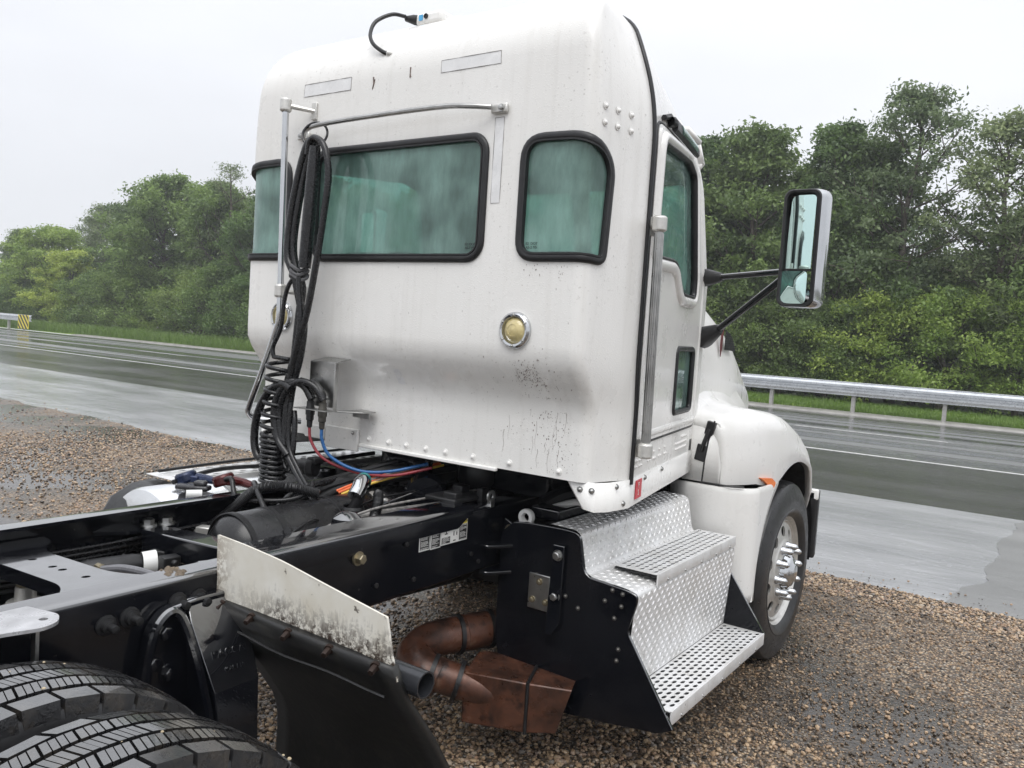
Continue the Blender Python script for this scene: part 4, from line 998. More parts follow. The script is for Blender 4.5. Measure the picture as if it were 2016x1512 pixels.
# fenders, hung left and right
YW, ZW, RA = 2.227, .53, .605
def fender(sg):
    F = empty('fender', truck)
    yy = [1.475, 1.49, 1.53, 1.6]+list(np.linspace(1.68, 2.78, 19))+[2.82, 2.84]
    zt_ = lambda y: float(np.interp(y, [1.475, 1.49, 1.53, 1.75, 1.95, 2.1, 2.33, 2.56, 2.72, 2.80, 2.84], [1.35, 1.385, 1.41, 1.445, 1.425, 1.40, 1.325, 1.205, 1.06, .94, .80]))
    xo = lambda y: float(np.interp(y, [1.475, 1.50, 1.55, 1.62, 1.72, 1.85, 2.0, 2.5, 2.75, 2.84], [.945, .985, 1.025, 1.06, 1.09, 1.115, 1.13, 1.135, 1.09, 1.02]))
    def zl(y):
        d = y-YW
        if abs(d) < RA: za = ZW+math.sqrt(RA*RA-d*d)
        else: za = 0
        if y < YW-.25: return max(1.064-.05*sstep(1.66, 1.9, y), za)
        return max(.72, za) if y > YW else za
    rows = []
    for y in yy:
        a, c, x1 = zt_(y), zl(y), xo(y); c = min(c, a-.01); r = min(.13, (a-c)*.8, .25)
        xin = .70 if y < 2.6 else .6
        row = [(xin-.005, a+.20), (xin+.012, a+.11), (xin+.04, a+.05), (xin+.09, a+.016), (x1-r-.06, a+.004), (x1-r, a)]+[(x1-r+r*math.sin(t), a-r+r*math.cos(t)) for t in np.linspace(.22, R(90), 7)]
        zb_ = a-r; row += [(x1+.012*math.sin(math.pi*k/4), zb_+(c-zb_)*k/4) for k in range(1, 5)]+[(x1-.03, c+.002)]
        rows.append([(sg*x, y, z) for x, z in row])
    n = len(rows[0]); b = MB(); b.add([p for r_ in rows for p in r_], [(k*n+i, k*n+i+1, (k+1)*n+i+1, (k+1)*n+i) for k in range(len(rows)-1) for i in range(n-1)])
    r0_ = rows[0]; k0 = len(b.v); b.add(r0_[4:-1]+[(p[0], p[1]+.0, 1.068) for p in r0_[4:-1]], [(i, i+1, n-5+i+1, n-5+i) for i in range(n-6)])
    up_ = b.obj('upper_fender', white_clean, F, auto=40); s = up_.modifiers.new('t', 'SOLIDIFY'); s.thickness = .008; s.offset = -1
    # slim hinge panel between cab and fender, with the rubber hood latch
    b = MB(); pl = rpoly([(.80, 1.09), (.905, 1.085), (.945, 1.30), (.93, 1.385), (.87, 1.36), (.815, 1.28)], [.01, .02, .03, .03, .02, .03])
    b.prism(pl, lambda x, z: (sg*x, 1.535, z), lambda x, z: (sg*x, 1.50-.10*(x-.86), z)); b.obj('hinge_panel', white_clean, F, auto=30, bevel=.006)
    b = MB(); T = lambda x, y, z: (sg*x, y, z)
    b.box(T(.888, 1.475, 1.345), (.045, .03, .07), Matrix.Rotation(R(12)*sg, 3, 'Y')); b.box(T(.850, 1.475, 1.215), (.055, .03, .085), Matrix.Rotation(R(10)*sg, 3, 'Y')); b.tube([T(.888, 1.462, 1.34), T(.87, 1.455, 1.28), T(.852, 1.462, 1.22)], .012, 8)
    b.obj('hood_latch', rubber, F, bevel=.008)
    b = MB(); b.tube([T(.912, 1.462, 1.385), T(.885, 1.466, 1.28), T(.872, 1.468, 1.18), T(.866, 1.468, 1.07)], .0045, 6); b.tube([T(.86, 1.47, 1.065), T(1.02, 1.466, 1.066), T(1.075, 1.50, 1.066)], .005, 6); b.obj('panel_gap', dark_plastic, F)
    # lower rear panel wrapping from the step round to the wheel arch
    pl = [(.70, 1.462), (.80, 1.455), (.90, 1.45)]+[(.90+.23*math.sin(a), 1.60-.15*math.cos(a)) for a in np.linspace(.2, R(90), 10)]
    zv = list(np.linspace(.47, 1.03, 13))+[1.045, 1.055, 1.058]; rows = []
    for k, z in enumerate(zv):
        d = z-ZW; ye = YW-math.sqrt(max(.0, RA*RA-d*d)); ins = (0, 0, 0, 0)[0] if z <= 1.03 else {1.045: .002, 1.055: .006, 1.058: .014}[z]
        row = [(x-ins*(.3 if x < 1 else 1), y+ins) for x, y in pl]+[(1.13-ins, y) for y in np.linspace(1.60, ye if ye > 1.62 else 1.62, 6)]
        rows.append([(sg*x, min(y, max(ye, 1.462)) if x > 1.12 else y, z) for x, y in row])
    n = len(rows[0]); b = MB(); b.add([p for r_ in rows for p in r_], [(k*n+i, k*n+i+1, (k+1)*n+i+1, (k+1)*n+i) for k in range(len(rows)-1) for i in range(n-1)])
    lp = b.obj('lower_fender', white_clean, F, auto=40); s = lp.modifiers.new('t', 'SOLIDIFY'); s.thickness = .006; s.offset = -1
    # dark inner arch
    b = MB(); A = np.linspace(R(-8), R(188), 26)
    b.add([(sg*x, YW+(RA+.004)*math.cos(a), ZW+(RA+.004)*math.sin(a)) for x in (.62, 1.10) for a in A], [(i, i+1, 26+i+1, 26+i) for i in range(25)]); b.add([(sg*.62, YW, ZW)]+[(sg*.62, YW+(RA+.004)*math.cos(a), ZW+(RA+.004)*math.sin(a)) for a in A], [(0, i+1, i+2) for i in range(25)])
    b.obj('wheel_arch_liner', black_dull, F, auto=40)
    # amber marker lamp
    b = MB(); mp_ = rpoly([(1.685, 1.098), (1.80, 1.088), (1.845, 1.06), (1.825, 1.03), (1.76, 1.055)], .012); b.prism(mp_, lambda y, z: (sg*(xo(y)+.004), y, z), lambda y, z: (sg*(xo(y)+.02), y, z)); b.obj('marker_lamp', orange_lens, F, bevel=.005)
    return F
fender(1); fender(-1)
# bumper end
b = MB(); b.prism(rpoly([(.55, 2.86), (1.12, 2.86), (1.10, 2.98), (.55, 3.3)], .03), lambda x, y: (x, y, .45), lambda x, y: (x, y, .88)); b.obj('bumper_end', dark_plastic, truck, bevel=.01)
b = MB(); b.prism(rpoly([(-.55, 2.86), (-1.12, 2.86), (-1.10, 2.98), (-.55, 3.3)], .03), lambda x, y: (x, y, .45), lambda x, y: (x, y, .88)); b.obj('bumper_end', dark_plastic, truck, bevel=.01)
b = MB(); b.prism(rpoly([(-1.05, 3.3), (-.8, 3.7), (.8, 3.7), (1.05, 3.3)], .1), lambda x, y: (x, y, .4), lambda x, y: (x, y, .78)); b.obj('front_bumper', chrome, truck, bevel=.02)
for sg in (1, -1):
    b = MB(); b.box((sg*1.085, 2.875, .86), (.06, .03, .07)); b.obj('bumper_cap', white_clean, truck, bevel=.01)

# front wheels
def front_wheel(sg):
    w = empty('front_wheel', truck, (sg*1.0, YW-.035, .510)); G = lambda prof: [(sg*h, r) for h, r in prof]
    b = MB(); b.lathe(G([(-.12, .30), (-.132, .34), (-.14, .41), (-.125, .475), (-.112, .497), (-.09, .508), (-.055, .511), (-.052, .503), (-.044, .503), (-.041, .512), (0, .513), (.041, .512), (.044, .503), (.052, .503), (.055, .511), (.09, .508), (.112, .497), (.125, .475), (.142, .41), (.138, .365), (.141, .36), (.136, .345), (.118, .318), (.105, .305)]), (0, 0, 0), 'X', 72); b.obj('tyre', tyre_side, w, auto=30)
    b = MB(); b.lathe(G([(-.11, .29), (.08, .288), (.10, .297), (.112, .310), (.105, .312), (.09, .3), (.06, .292)]), (0, 0, 0), 'X', 60); b.obj('rim', castal, w, auto=40)
    # disc with hand holes
    def dx(r): return float(np.interp(r, [.0, .11, .16, .172, .20, .255, .275, .290], [.112, .112, .110, .100, .092, .080, .078, .090]))
    ringo = [(.290*math.cos(a), .290*math.sin(a)) for a in np.linspace(0, 6.2832, 73)[:-1]]; ri = [(.105*math.cos(a), .105*math.sin(a)) for a in np.linspace(0, 6.2832, 37)[:-1]]
    hs = []
    for k in range(10):
        a = (k+.5)*.6283; hs.append([((.222+.030*math.cos(t))*math.cos(a)-.036*math.sin(t)*math.sin(a), (.222+.030*math.cos(t))*math.sin(a)+.036*math.sin(t)*math.cos(a)) for t in np.linspace(0, 6.2832, 15)[:-1]])
    gp = [(r*math.cos(a), r*math.sin(a)) for r in (.13, .165, .178, .19, .258, .275) for a in np.linspace(0, 6.2832, 61)[:-1]]
    gp = [g for g in gp if not any(inpoly(*g, h) for h in hs)]
    v, f = cdt(ringo, hs+[ri], gp); b = MB(); b.add([(sg*dx(math.hypot(*p)), p[0], p[1]) for p in v], f)
    d = b.obj('wheel_disc', castal, w, smooth=False, auto=None); s = d.modifiers.new('t', 'SOLIDIFY'); s.thickness = .012
    b = MB(); b.lathe(G([(.02, .10), (.115, .100), (.125, .098), (.155, .092), (.168, .078), (.174, .055), (.184, .046), (.187, .03), (.187, .0005)]), (0, 0, 0), 'X', 36); b.obj('hub_cap', chrome, w, auto=40)
    nb = MB(); nb.lathe(G([(0, .026), (.02, .0245), (.028, .019), (.062, .017), (.068, .013), (.074, .006), (.076, .0005)]), (0, 0, 0), 'X', 14)
    clones(nb.mesh('nut_mesh'), 'lug_nut', chrome, w, [(sg*.108, .1428*math.cos(a), .1428*math.sin(a)) for a in np.arange(10)*.62832+.15], auto=80)
    b = MB(); b.lathe(G([(-.08, .12), (.03, .275), (.045, .282), (.045, .05)]), (0, 0, 0), 'X', 30); b.obj('dark_drum_disc', black_dull, w)  # black disc in the drum's place, added to darken the hand holes
    return w
front_wheel(1); front_wheel(-1)

# ------------------------------------------------------------------ frame rails and crossmembers
def rail(sg, y0, y1, name='frame_rail'):
    pr = [(.345, 1.03), (.345, 1.042)]+[(.412+.02*math.sin(a), 1.022+.02*math.cos(a)) for a in np.linspace(0, R(90), 6)]+[(.432-.02*(1-math.cos(a)), .79-.02*math.sin(a)) for a in np.linspace(0, R(90), 6)]+[(.345, .77), (.345, .782), (.42, .782), (.42, 1.03)]
    b = MB(); b.prism([(sg*x, z) for x, z in pr], lambda x, z: (x, y0, z), lambda x, z: (x, y1, z)); return b.obj(name, railm, truck, auto=28)
rr = rail(1, -4.2, 2.6); rl = rail(-1, -4.2, 2.6)
# nested liner behind the near rail where it carries the cab
b = MB(); b.prism([(.30, 1.046), (.30, 1.056)]+[(.42+.02*math.sin(a), 1.036+.02*math.cos(a)) for a in np.linspace(0, R(90), 5)]+[(.44, .98), (.434, .98), (.434, 1.04), (.42, 1.046)], lambda x, z: (x, -.95, z), lambda x, z: (x, .0+.10*(z > 1.0), z)); b.obj('rail_liner', railm, truck, auto=30)
bm1 = bolt_mesh(.017, .022, (1, 0, 0)); 
def studs(parent, places):
    for p in places:
        k = MB(); k.lathe([(0, .027), (.006, .027), (.008, .019), (.022, .018), (.024, .011), (.05, .0105), (.052, .0005)], (0, 0, 0), 'X', 12)
        if not hasattr(studs, 'me'): studs.me = k.mesh('stud_mesh')
        clones(studs.me, 'stud', black_dull, parent, [p])
studs(rr, [(.432, -1.425, .962), (.432, -1.362, .968), (.432, -1.225, .975), (.432, -1.160, .97)])
clones(bolt_mesh(.018, .03, (1, 0, 0)), 'bolt', brass, rr, [(.434, -.545, .965)])
clones(bolt_mesh(.010, .010, (1, 0, 0), False), 'bolt', black_dull, rr, [(.434, -.05*k, z) for k, z in ((6, .97), (5, .83), (-2, .86), (-3, .82), (9, .85))])
clones(bolt_mesh(.016, .02, (-1, 0, 0)), 'bolt', black_dull, rl, [(-.42+.012, y, z) for y, z in ((-1.15, .93), (-.75, .9), (-.35, .93), (-.95, .86))])
def plate(name, poly, z0, z1, t, mat, holes=(), parent=truck, zf=None):
    zf = zf or (lambda x, y: z0); hh = [[(cx+r*math.cos(a), cy+r*math.sin(a)) for a in np.linspace(0, 6.2832, 13)[:-1]] for cx, cy, r in holes]
    v, f = cdt(resample(poly, .05), hh, [g for g in gridpts(min(p[0] for p in poly), max(p[0] for p in poly), min(p[1] for p in poly), max(p[1] for p in poly), .06) if inpoly(*g, inset(poly, .004)) and not any(inpoly(*g, h) for h in hh)])
    b = MB(); b.add([(x, y, zf(x, y)) for x, y in v], f); o = b.obj(name, mat, parent, smooth=False, auto=None); s = o.modifiers.new('t', 'SOLIDIFY'); s.thickness = t; s.offset = -1; return o
# wide flared crossmember, its sides turned down
zf = lambda x, y: .984+.046*(x+.4)/.78
km = rpoly([(-.405, -1.52), (-.405, -1.17), (-.33, -1.18), (-.20, -1.272), (.20, -1.285), (.31, -1.245), (.40, -1.17), (.42, -1.17), (.42, -1.53), (.34, -1.50), (.24, -1.435), (-.16, -1.425), (-.30, -1.46)], [0, .0, .05, .15, .15, .08, .01, 0, 0, .03, .12, .12, .06], 5)
kx = plate('flared_crossmember', km, 0, 0, .010, railm, [(-.11, -1.345, .012), (.02, -1.352, .012), (.075, -1.352, .012), (.20, -1.352, .012), (.315, -1.35, .012)], zf=zf)
b = MB()
for e in (spline([(-.33, -1.18, 0), (-.20, -1.272, 0), (.20, -1.285, 0), (.31, -1.245, 0), (.40, -1.17, 0)], 6), spline([(.34, -1.50, 0), (.24, -1.435, 0), (-.16, -1.425, 0), (-.30, -1.46, 0)], 6)):
    n = len(e); b.add([(p.x, p.y, zf(p.x, p.y)) for p in e]+[(p.x, p.y, zf(p.x, p.y)-.045) for p in e], [(i, i+1, n+i+1, n+i) for i in range(n-1)])
b.obj('crossmember_web', black, kx, auto=40)
b = MB()
for _ in range(26): 
    a = random.uniform(0, 6.28); r = random.random()**.5*.035; s = random.uniform(.006, .014); b.lathe([(-s*.5, s*.5), (0, s), (s*.6, s*.4), (s*.7, .0005)], (.375+r*1.2*math.cos(a), -1.205+r*math.sin(a), 1.04), 'Z', 6)
b.obj('mud_clod', mud_m, kx, auto=20)
# second crossmember
b = MB(); b.prism(rpoly([(-.34, -.86), (.42, -.88), (.42, -.765), (-.34, -.765)], .012), lambda x, y: (x, y, .968+.05*(x+.34)/.76), lambda x, y: (x, y, .88+.05*(x+.34)/.76)); b.obj('crossmember', railm, truck, bevel=.006)
b = MB(); b.prism(rpoly([(-.27, -.79), (-.225, -.80), (-.225, -.772), (-.27, -.772)], .01), lambda x, y: (x, y, .9765), lambda x, y: (x, y, .972)); b.obj('slot', black_dull, truck, smooth=False)
# gusset plate with two bolt heads at the far rail
gp_ = plate('gusset_plate', rpoly([(-.42, -1.0), (-.36, -.90), (-.34, -.78), (-.345, -.70), (-.42, -.68)], .015), .965, 0, .012, black)
clones(bolt_mesh(.021, .026, (0, 0, 1)), 'bolt', steel, gp_, [(-.392, -.80, .965), (-.378, -.735, .965)])
# cast spring hanger on the near rail, front of the drive tyres
b = MB()
pr = rpoly([(-1.345, .50), (-1.345, .80), (-1.325, .93), (-1.285, .975), (-1.19, .985), (-1.06, .985), (-1.0, .90), (-.985, .70), (-1.0, .48)], .03, 4)
b.prism(pr, lambda y, z: (.434, y, z), lambda y, z: (.470, y, z)); hg = b.obj('spring_hanger', black, truck, auto=40, bevel=.006)
# raised rim round the flat web and the bulging boss whose sloping face shows the casting marks
b = MB(); b.tube(spline([(.474, -1.335, .52), (.474, -1.335, .78), (.474, -1.318, .91), (.474, -1.285, .962), (.478, -1.25, .96), (.505, -1.232, .90), (.55, -1.225, .80), (.585, -1.215, .66), (.57, -1.205, .48)], 6), .013, 8); b.obj('hanger_rib', black, hg)
F = [(.455, -1.21, .985), (.455, -1.09, .985), (.51, -1.055, .93), (.605, -1.08, .77), (.625, -1.09, .60), (.60, -1.10, .46), (.585, -1.20, .46), (.608, -1.20, .62), (.59, -1.21, .76), (.50, -1.225, .93)]
b = MB(); n = len(F); b.add(F+[(.45, y, z) for x, y, z in F], [(0, 1, 2, 9), (9, 2, 3, 8), (8, 3, 4, 7), (7, 4, 5, 6), tuple(range(n, 2*n))]+[(i, (i+1) % n, n+(i+1) % n, n+i) for i in range(n)]); b.obj('hanger_boss', black, hg, bevel=.012, seg=3)
clones(bolt_mesh(.019, .018, (1, 0, 0)), 'bolt', black, hg, [(.470, y, z) for y, z in ((-1.285, .915), (-1.315, .84), (-1.27, .80), (-1.31, .73), (-1.26, .70))])
fa, fb = Vector((.506, -1.125, .93)), Vector((.60, -1.14, .765)); dn_ = (fb-fa).normalized(); ay = Vector((0, 1, 0)); nrm_ = ay.cross(-dn_).normalized()
for s, t, sz in (('PACCAR', .50, .030), ('CH-110', .74, .018)):
    me = text_mesh(s, sz, .0022); o = link('cast_lettering', me, black, hg, False); o.matrix_local = frame(fa.lerp(fb, t)+nrm_*.002, ay, -dn_)
# small bracket with a hole welded on the near rail, far left of the photo
o = plate('rail_bracket', rpoly([(.40, -1.78), (.40, -1.60), (.50, -1.575), (.545, -1.60), (.56, -1.64), (.535, -1.72), (.54, -1.80)], [0, .0, .02, .02, .02, .02, 0]), 1.046, 0, .008, simple('scratched_bright_paint', (.45, .45, .46), .3, .4, .3, 12), [(.508, -1.615, .010)])
b = MB(); b.box((.525, -1.64, .96), (.02, .008, .17)); b.obj('bracket_leg', steel, o, smooth=False)
# relay valve, elbows, hoses and cables between the rails
rv_ = empty('relay_valve', truck, (.035, .225, -.085))
b = MB(); b.lathe([(-.05, .001), (-.05, .055), (-.02, .06), (-.015, .075), (.01, .075), (.015, .055), (.03, .05), (.035, .03), (.075, .028), (.08, .001)], (-.16, -1.58, .93), 'Z', 18); b.tube([(-.16, -1.58, .94), (-.10, -1.53, .95), (-.05, -1.49, .95)], .028, 10); b.tube([(-.16, -1.58, .93), (-.17, -1.67, .93)], .024, 10); b.tube([(-.07, -1.5, .93), (-.05, -1.52, .86)], .02, 8); b.obj('valve_body', castal, rv_, auto=30)
b = MB(); b.lathe([(-.02, .026), (.02, .026), (.022, .015), (.03, .001)], (-.16, -1.58, 1.02), 'Z', 6); b.tube([(-.20, -1.60, 1.03), (-.155, -1.575, 1.032)], .008, 6); b.obj('fitting', brass, rv_)
b = MB(); b.tube(spline([(-.17, -1.7, .93), (-.2, -1.9, .92), (-.25, -2.2, .9)], 5), .016, 8); b.tube(spline([(0, -1.52, .86), (.06, -1.6, .82), (.05, -1.9, .8)], 5), .012, 8); b.tube([(.22, -1.62, .96), (.20, -1.50, .955), (.20, -1.50, .85)], .012, 8); b.obj('air_line', rubber, rv_)
def pipe(name, pts, r, mat, parent=truck, n=10, k=6): b = MB(); b.tube(spline(pts, k), r, n); return b.obj(name, mat, parent)
ds = empty('driveshaft_boot', truck)
b = MB(); b.lathe([(-.10, .03), (-.09, .038), (-.02, .042), (.0, .036), (.02, .042), (.16, .04), (.2, .03)], (-.245, -1.13, .885), (Vector((.35, .93, .05)).normalized(), Vector((0, 0, 1)), Vector((.93, -.35, 0))), 16); b.obj('boot', black_dull, ds)
b = MB(); b.lathe([(.0, .040), (.045, .042), (.047, .001)], (-.178, -.955, .896), (Vector((.35, .93, .05)).normalized(), Vector((0, 0, 1)), Vector((.93, -.35, 0))), 16); b.obj('white_cap', paper_w, ds)
pipe('gear_oil_hose', [(-.10, -1.135, .93), (-.02, -1.11, .945), (.10, -1.08, .94), (.22, -1.05, .90)], .013, simple('grey_hose', (.14, .14, .15), .3), truck)
pipe('gear_oil_hose', [(-.10, -1.16, .92), (-.0, -1.13, .925), (.1, -1.1, .91), (.2, -1.06, .87)], .010, rubber)
b = MB(); b.lathe([(-.02, .016), (.0, .016), (.002, .012), (.02, .012)], (-.11, -1.135, .93), 'X', 8); b.obj('hose_fitting', brass, truck)
cn_ = empty('cable_connector', truck)
b = MB(); b.box((.22, -.93, .955), (.17, .12, .03), Matrix.Rotation(R(-20), 3, 'Z')); b.box((.30, -.87, .975), (.14, .05, .07)); b.obj('connector_box', black, cn_, bevel=.008)
b = MB(); b.lathe([(0, .03), (.03, .03), (.035, .02), (.07, .018), (.10, .014)], (.20, -1.0, .945), (Vector((-.35, -.9, -.1)).normalized(), Vector((0, 0, 1)), Vector((.9, -.35, 0))), 12); b.obj('plug', rubber, cn_)
pipe('brake_line', [(-.3, -.95, .90), (-.15, -.9, .87), (.0, -.82, .90), (.1, -.78, .95)], .007, rubber)
pipe('brake_line', [(-.35, -.5, .88), (-.30, -.7, .86), (-.22, -.95, .84), (-.2, -1.4, .82)], .009, rubber)
# differential and axle housing down between the rails, and the dark pan beneath
b = MB(); b.lathe([(-.5, .07), (-.2, .09), (-.14, .2), (.14, .2), (.2, .09), (1.0, .07)], (0, -2.0, .55), 'X', 24); b.lathe([(0, .2), (.2, .16), (.34, .09), (.5, .05)], (0, -1.9, .58), 'Y', 20); b.obj('drive_axle', black_dull, truck, auto=40)
b = MB(); b.tube([(0, -1.4, .62), (0, .6, .72)], .055, 14); b.obj('driveshaft', black_dull, truck)

# air tank lying between the rails
at_ = empty('air_tank', truck); tank_black = simple('tank_black', (.010, .010, .011), .26, 0, .3, 9)
b = MB(); b.lathe([(-.735, .0005), (-.73, .05), (-.71, .10), (-.67, .135), (-.66, .14), (.25, .14), (.30, .12), (.33, .05), (.335, .0005)], (-.075, 0, .905), 'Y', 40); b.obj('tank', tank_black, at_, auto=50)
b = MB()
for y in (-.665, -.52, -.22, .08): b.lathe([(-.012, .139), (-.010, .144), (.010, .144), (.012, .139)], (-.075, y, .905), 'Y', 40)
b.obj('tank_strap', black_dull, at_, auto=40)
# cab support tower with a rounded window, cab air springs, brackets
b = MB(); v, f = cdt(resample(rpoly([(-.16, .92), (-.175, 1.01), (-.165, 1.19), (.08, 1.19), (.075, 1.05), (.03, .92)], .015), .04), [rrect(-.115, 1.03, -.01, 1.14, .02, 4)], [])
b.add([(x, .26, z) for x, z in v], f); tw = b.obj('cab_support_tower', black, truck, auto=None); s = tw.modifiers.new('t', 'SOLIDIFY'); s.thickness = .05
b = MB(); b.box((-.06, .34, 1.085), (.11, .02, .12)); b.box((-.05, .30, .88), (.26, .2, .12)); b.obj('tower_base', black, tw, bevel=.01)
b = MB(); b.lathe([(-.13, .075), (-.1, .09), (-.03, .095), (.0, .075), (.03, .095), (.1, .09), (.13, .075), (.13, .001)], (.17, .48, 1.05), 'Z', 24); b.obj('cab_air_spring', rubber, truck, auto=50)
b = MB(); b.lathe([(-.03, .085), (.0, .1), (.03, .085), (.032, .001), (-.032, .001)], (.10, .2, 1.03), (Vector((.5, -.86, 0)), Vector((.86, .5, 0)), Vector((0, 0, 1))), 24); b.obj('round_bracket', black, truck, auto=40)
b = MB(); b.box((.28, .18, 1.06), (.16, .22, .02)); b.box((.26, .24, 1.075), (.05, .06, .05)); b.box((.31, .12, 1.072), (.07, .05, .04)); b.box((.36, .26, 1.07), (.03, .05, .06)); b.obj('mount_bracket', black_dull, truck, bevel=.006)
b = MB(); b.lathe([(-.02, .02), (.0, .03), (.06, .026), (.07, .012), (.1, .01)], (-.05, .02, 1.02), 'X', 12); b.box((-.09, .03, 1.015), (.06, .05, .04)); b.obj('valve_block', castal, truck, auto=30)
b = MB(); b.box((-.03, .03, .955), (.2, .16, .08)); b.obj('junction_box', dark_plastic, truck, bevel=.01)
b = MB(); b.lathe([(-.012, .04), (.0, .045), (.012, .04)], (.06, -.20, 1.02), 'Z', 20); b.obj('coupling_ring', rubber, truck)
b = MB(); b.lathe([(0, .001), (.0, .06), (.03, .055), (.05, .03), (.055, .0005)], (.18, -.35, 1.0), 'Z', 24); b.obj('valve_cap', black, truck, auto=40)
b = MB(); b.lathe([(-.004, .013), (-.004, .027), (.004, .027), (.004, .013)], (.42, .24, 1.075), 'X', 16, closed=True); b.box((.42, .24, 1.045), (.02, .025, .03)); b.obj('lifting_eye', steel, truck)
# engine and gearbox mass under the cab, closing the view
b = MB(); b.box((0, 1.1, .85), (.66, 1.1, .5)); b.lathe([(0, .22), (.4, .2), (.6, .12)], (0, .5, .78), (Vector((0, -1, 0)), Vector((1, 0, 0)), Vector((0, 0, 1))), 20); b.obj('gearbox', black_dull, truck, auto=40)
b = MB(); b.box((0, 1.2, 1.14), (1.5, 1.0, .06)); b.box((0, 1.52, .95), (1.3, .04, .5)); b.obj('firewall', black_dull, truck, smooth=False)
b = MB(); b.box((.3, .5, 1.10), (.5, .05, .10)); b.box((.62, .6, 1.02), (.14, .5, .05)); b.obj('cab_crossbeam', black, truck, bevel=.008)
# corrugated looms, wires, lines
def corrugated(name, pts, r, parent=truck, pitch=.007):
    P = spline(pts, 10); L = [0.]
    for a, c in zip(P, P[1:]): L.append(L[-1]+(c-a).length)
    n = max(4, int(L[-1]/pitch)); out = []; rs = []
    for k in range(n*2+1):
        s = L[-1]*k/(2*n); i = max(0, min(len(P)-2, int(np.searchsorted(L, s))-1)); t = (s-L[i])/max(1e-6, L[i+1]-L[i]); out.append(P[i].lerp(P[i+1], t)); rs.append(r if k % 2 else r*.84)
    b = MB(); b.tube(out, rs, 9); return b.obj(name, rubber, parent, auto=80)
corrugated('wire_loom', [(.02, -.12, 1.10), (.045, -.16, 1.05), (.06, -.22, 1.0), (.10, -.30, .95)], .024)
corrugated('wire_loom', [(.05, -.05, 1.06), (.10, -.10, 1.05), (.14, -.16, 1.0), (.15, -.2, .94)], .022)
corrugated('wire_loom', [(-.36, -.60, .90), (-.33, -.48, .99), (-.26, -.42, 1.075), (-.16, -.34, 1.09), (-.10, -.24, 1.06)], .022)
b = MB(); b.tube(spline([(.0, -.09, 1.105), (.015, -.115, 1.115), (.035, -.15, 1.09), (.045, -.18, 1.065)], 5), [.03]*6+[.032]*10, 12); b.obj('chrome_elbow', chrome, truck)
b = MB(); b.lathe([(-.012, .034), (.012, .034), (.012, .024)], (-.004, -.085, 1.11), (Vector((-.5, .8, .1)).normalized(), Vector((.8, .5, 0)), Vector((0, 0, 1))), 16); b.obj('teal_seal', simple('teal_rubber', (.02, .2, .19), .4), truck)
for pts, r in (([(.05, .45, 1.16), (-.05, .2, 1.13), (-.20, -.02, 1.07), (-.255, -.16, 1.02), (-.235, -.28, .98), (-.12, -.40, .93)], .023), ([(.08, .42, 1.13), (-.02, .2, 1.10), (-.17, .0, 1.05), (-.215, -.14, 1.0), (-.18, -.26, .95), (-.02, -.36, .92)], .019), ([(.0, .4, 1.19), (-.1, .2, 1.15), (-.22, .02, 1.09), (-.28, -.12, 1.05), (-.27, -.25, .99)], .013), ([(-.10, .2, 1.08), (-.2, -.05, 1.02), (-.23, -.2, .95), (-.1, -.35, .97), (.12, -.42, .92)], .010)):
    pipe('harness', pts, r, rubber, k=8)
for m, dx, dz in ((orange_w, 0, 0), (yellow_w, .018, -.004), (orange_w, -.012, .006)):
    pipe('wire', [(.05+dx, .35, 1.15+dz), (-.03+dx, .12, 1.11+dz), (-.10+dx, -.02, 1.07+dz), (-.14+dx, -.09, 1.04+dz)], .0055, m)
pipe('wire', [(.06, .3, 1.17), (-.06, .05, 1.10), (-.16, -.04, 1.03)], .0045, label_gry)
pipe('wire', [(.09, .34, 1.18), (-.0, .1, 1.12), (-.1, .0, 1.06)], .0045, tan_m)
for k in range(11):
    y0 = random.uniform(-.75, -.2); y1 = random.uniform(.05, .5); x0 = random.uniform(-.36, .30); x1 = random.uniform(-.34, .32); z0 = random.uniform(.86, .98); z1 = random.uniform(.95, 1.12)
    pipe('frame_line', [(x0, y0, z0), (x0*.8+x1*.2+random.uniform(-.06, .06), y0*.7+y1*.3, z0+random.uniform(0, .08)), ((x0+x1)/2, (y0+y1)/2, (z0+z1)/2+random.uniform(0, .06)), (x1, y1, z1)], random.choice([.005, .007, .009, .012]), random.choice([rubber, rubber, hose_m, label_gry, black]))
for k in range(6):
    y0 = -2.2+.1*k; x = -.385+.012*(k % 3); z = .83+.022*k
    pipe('frame_line', [(x, y0, z), (x+.01, -1.6, z+.01), (x, -1.0, z-.008), (x+.015, -.4, z+.012), (x, .3, z)], random.choice([.006, .008]), random.choice([rubber, hose_m]))
for p in ((-.22, -.86, .90), (-.10, -.90, .91), (.05, -.95, .90), (.16, -.72, .93), (-.30, -.62, .93)):
    b = MB(); b.box(p, (.06, .045, .04), Matrix.Rotation(random.uniform(0, 3), 3, 'Z')); b.lathe([(0, .012), (.04, .012), (.042, .001)], p, 'X', 8); b.obj('line_clip', random.choice([dark_plastic, black, castal]), truck, bevel=.004)
# perforated heat screen glimpsed behind the harness
hs_ = [[(-.30+.045*i+(.022 if j % 2 else 0)+.011*math.cos(a), 1.0+.03*j+.009*math.sin(a)) for a in np.linspace(0, 6.2832, 9)[:-1]] for i in range(6) for j in range(6)]
v, f = cdt([(-.34, .97), (-.03, .97), (-.03, 1.19), (-.34, 1.19)], hs_, []); b = MB(); b.add([(x, .42+.3*(x+.2), z) for x, z in v], f); b.obj('perforated_screen', black_dull, truck, smooth=False, auto=None)

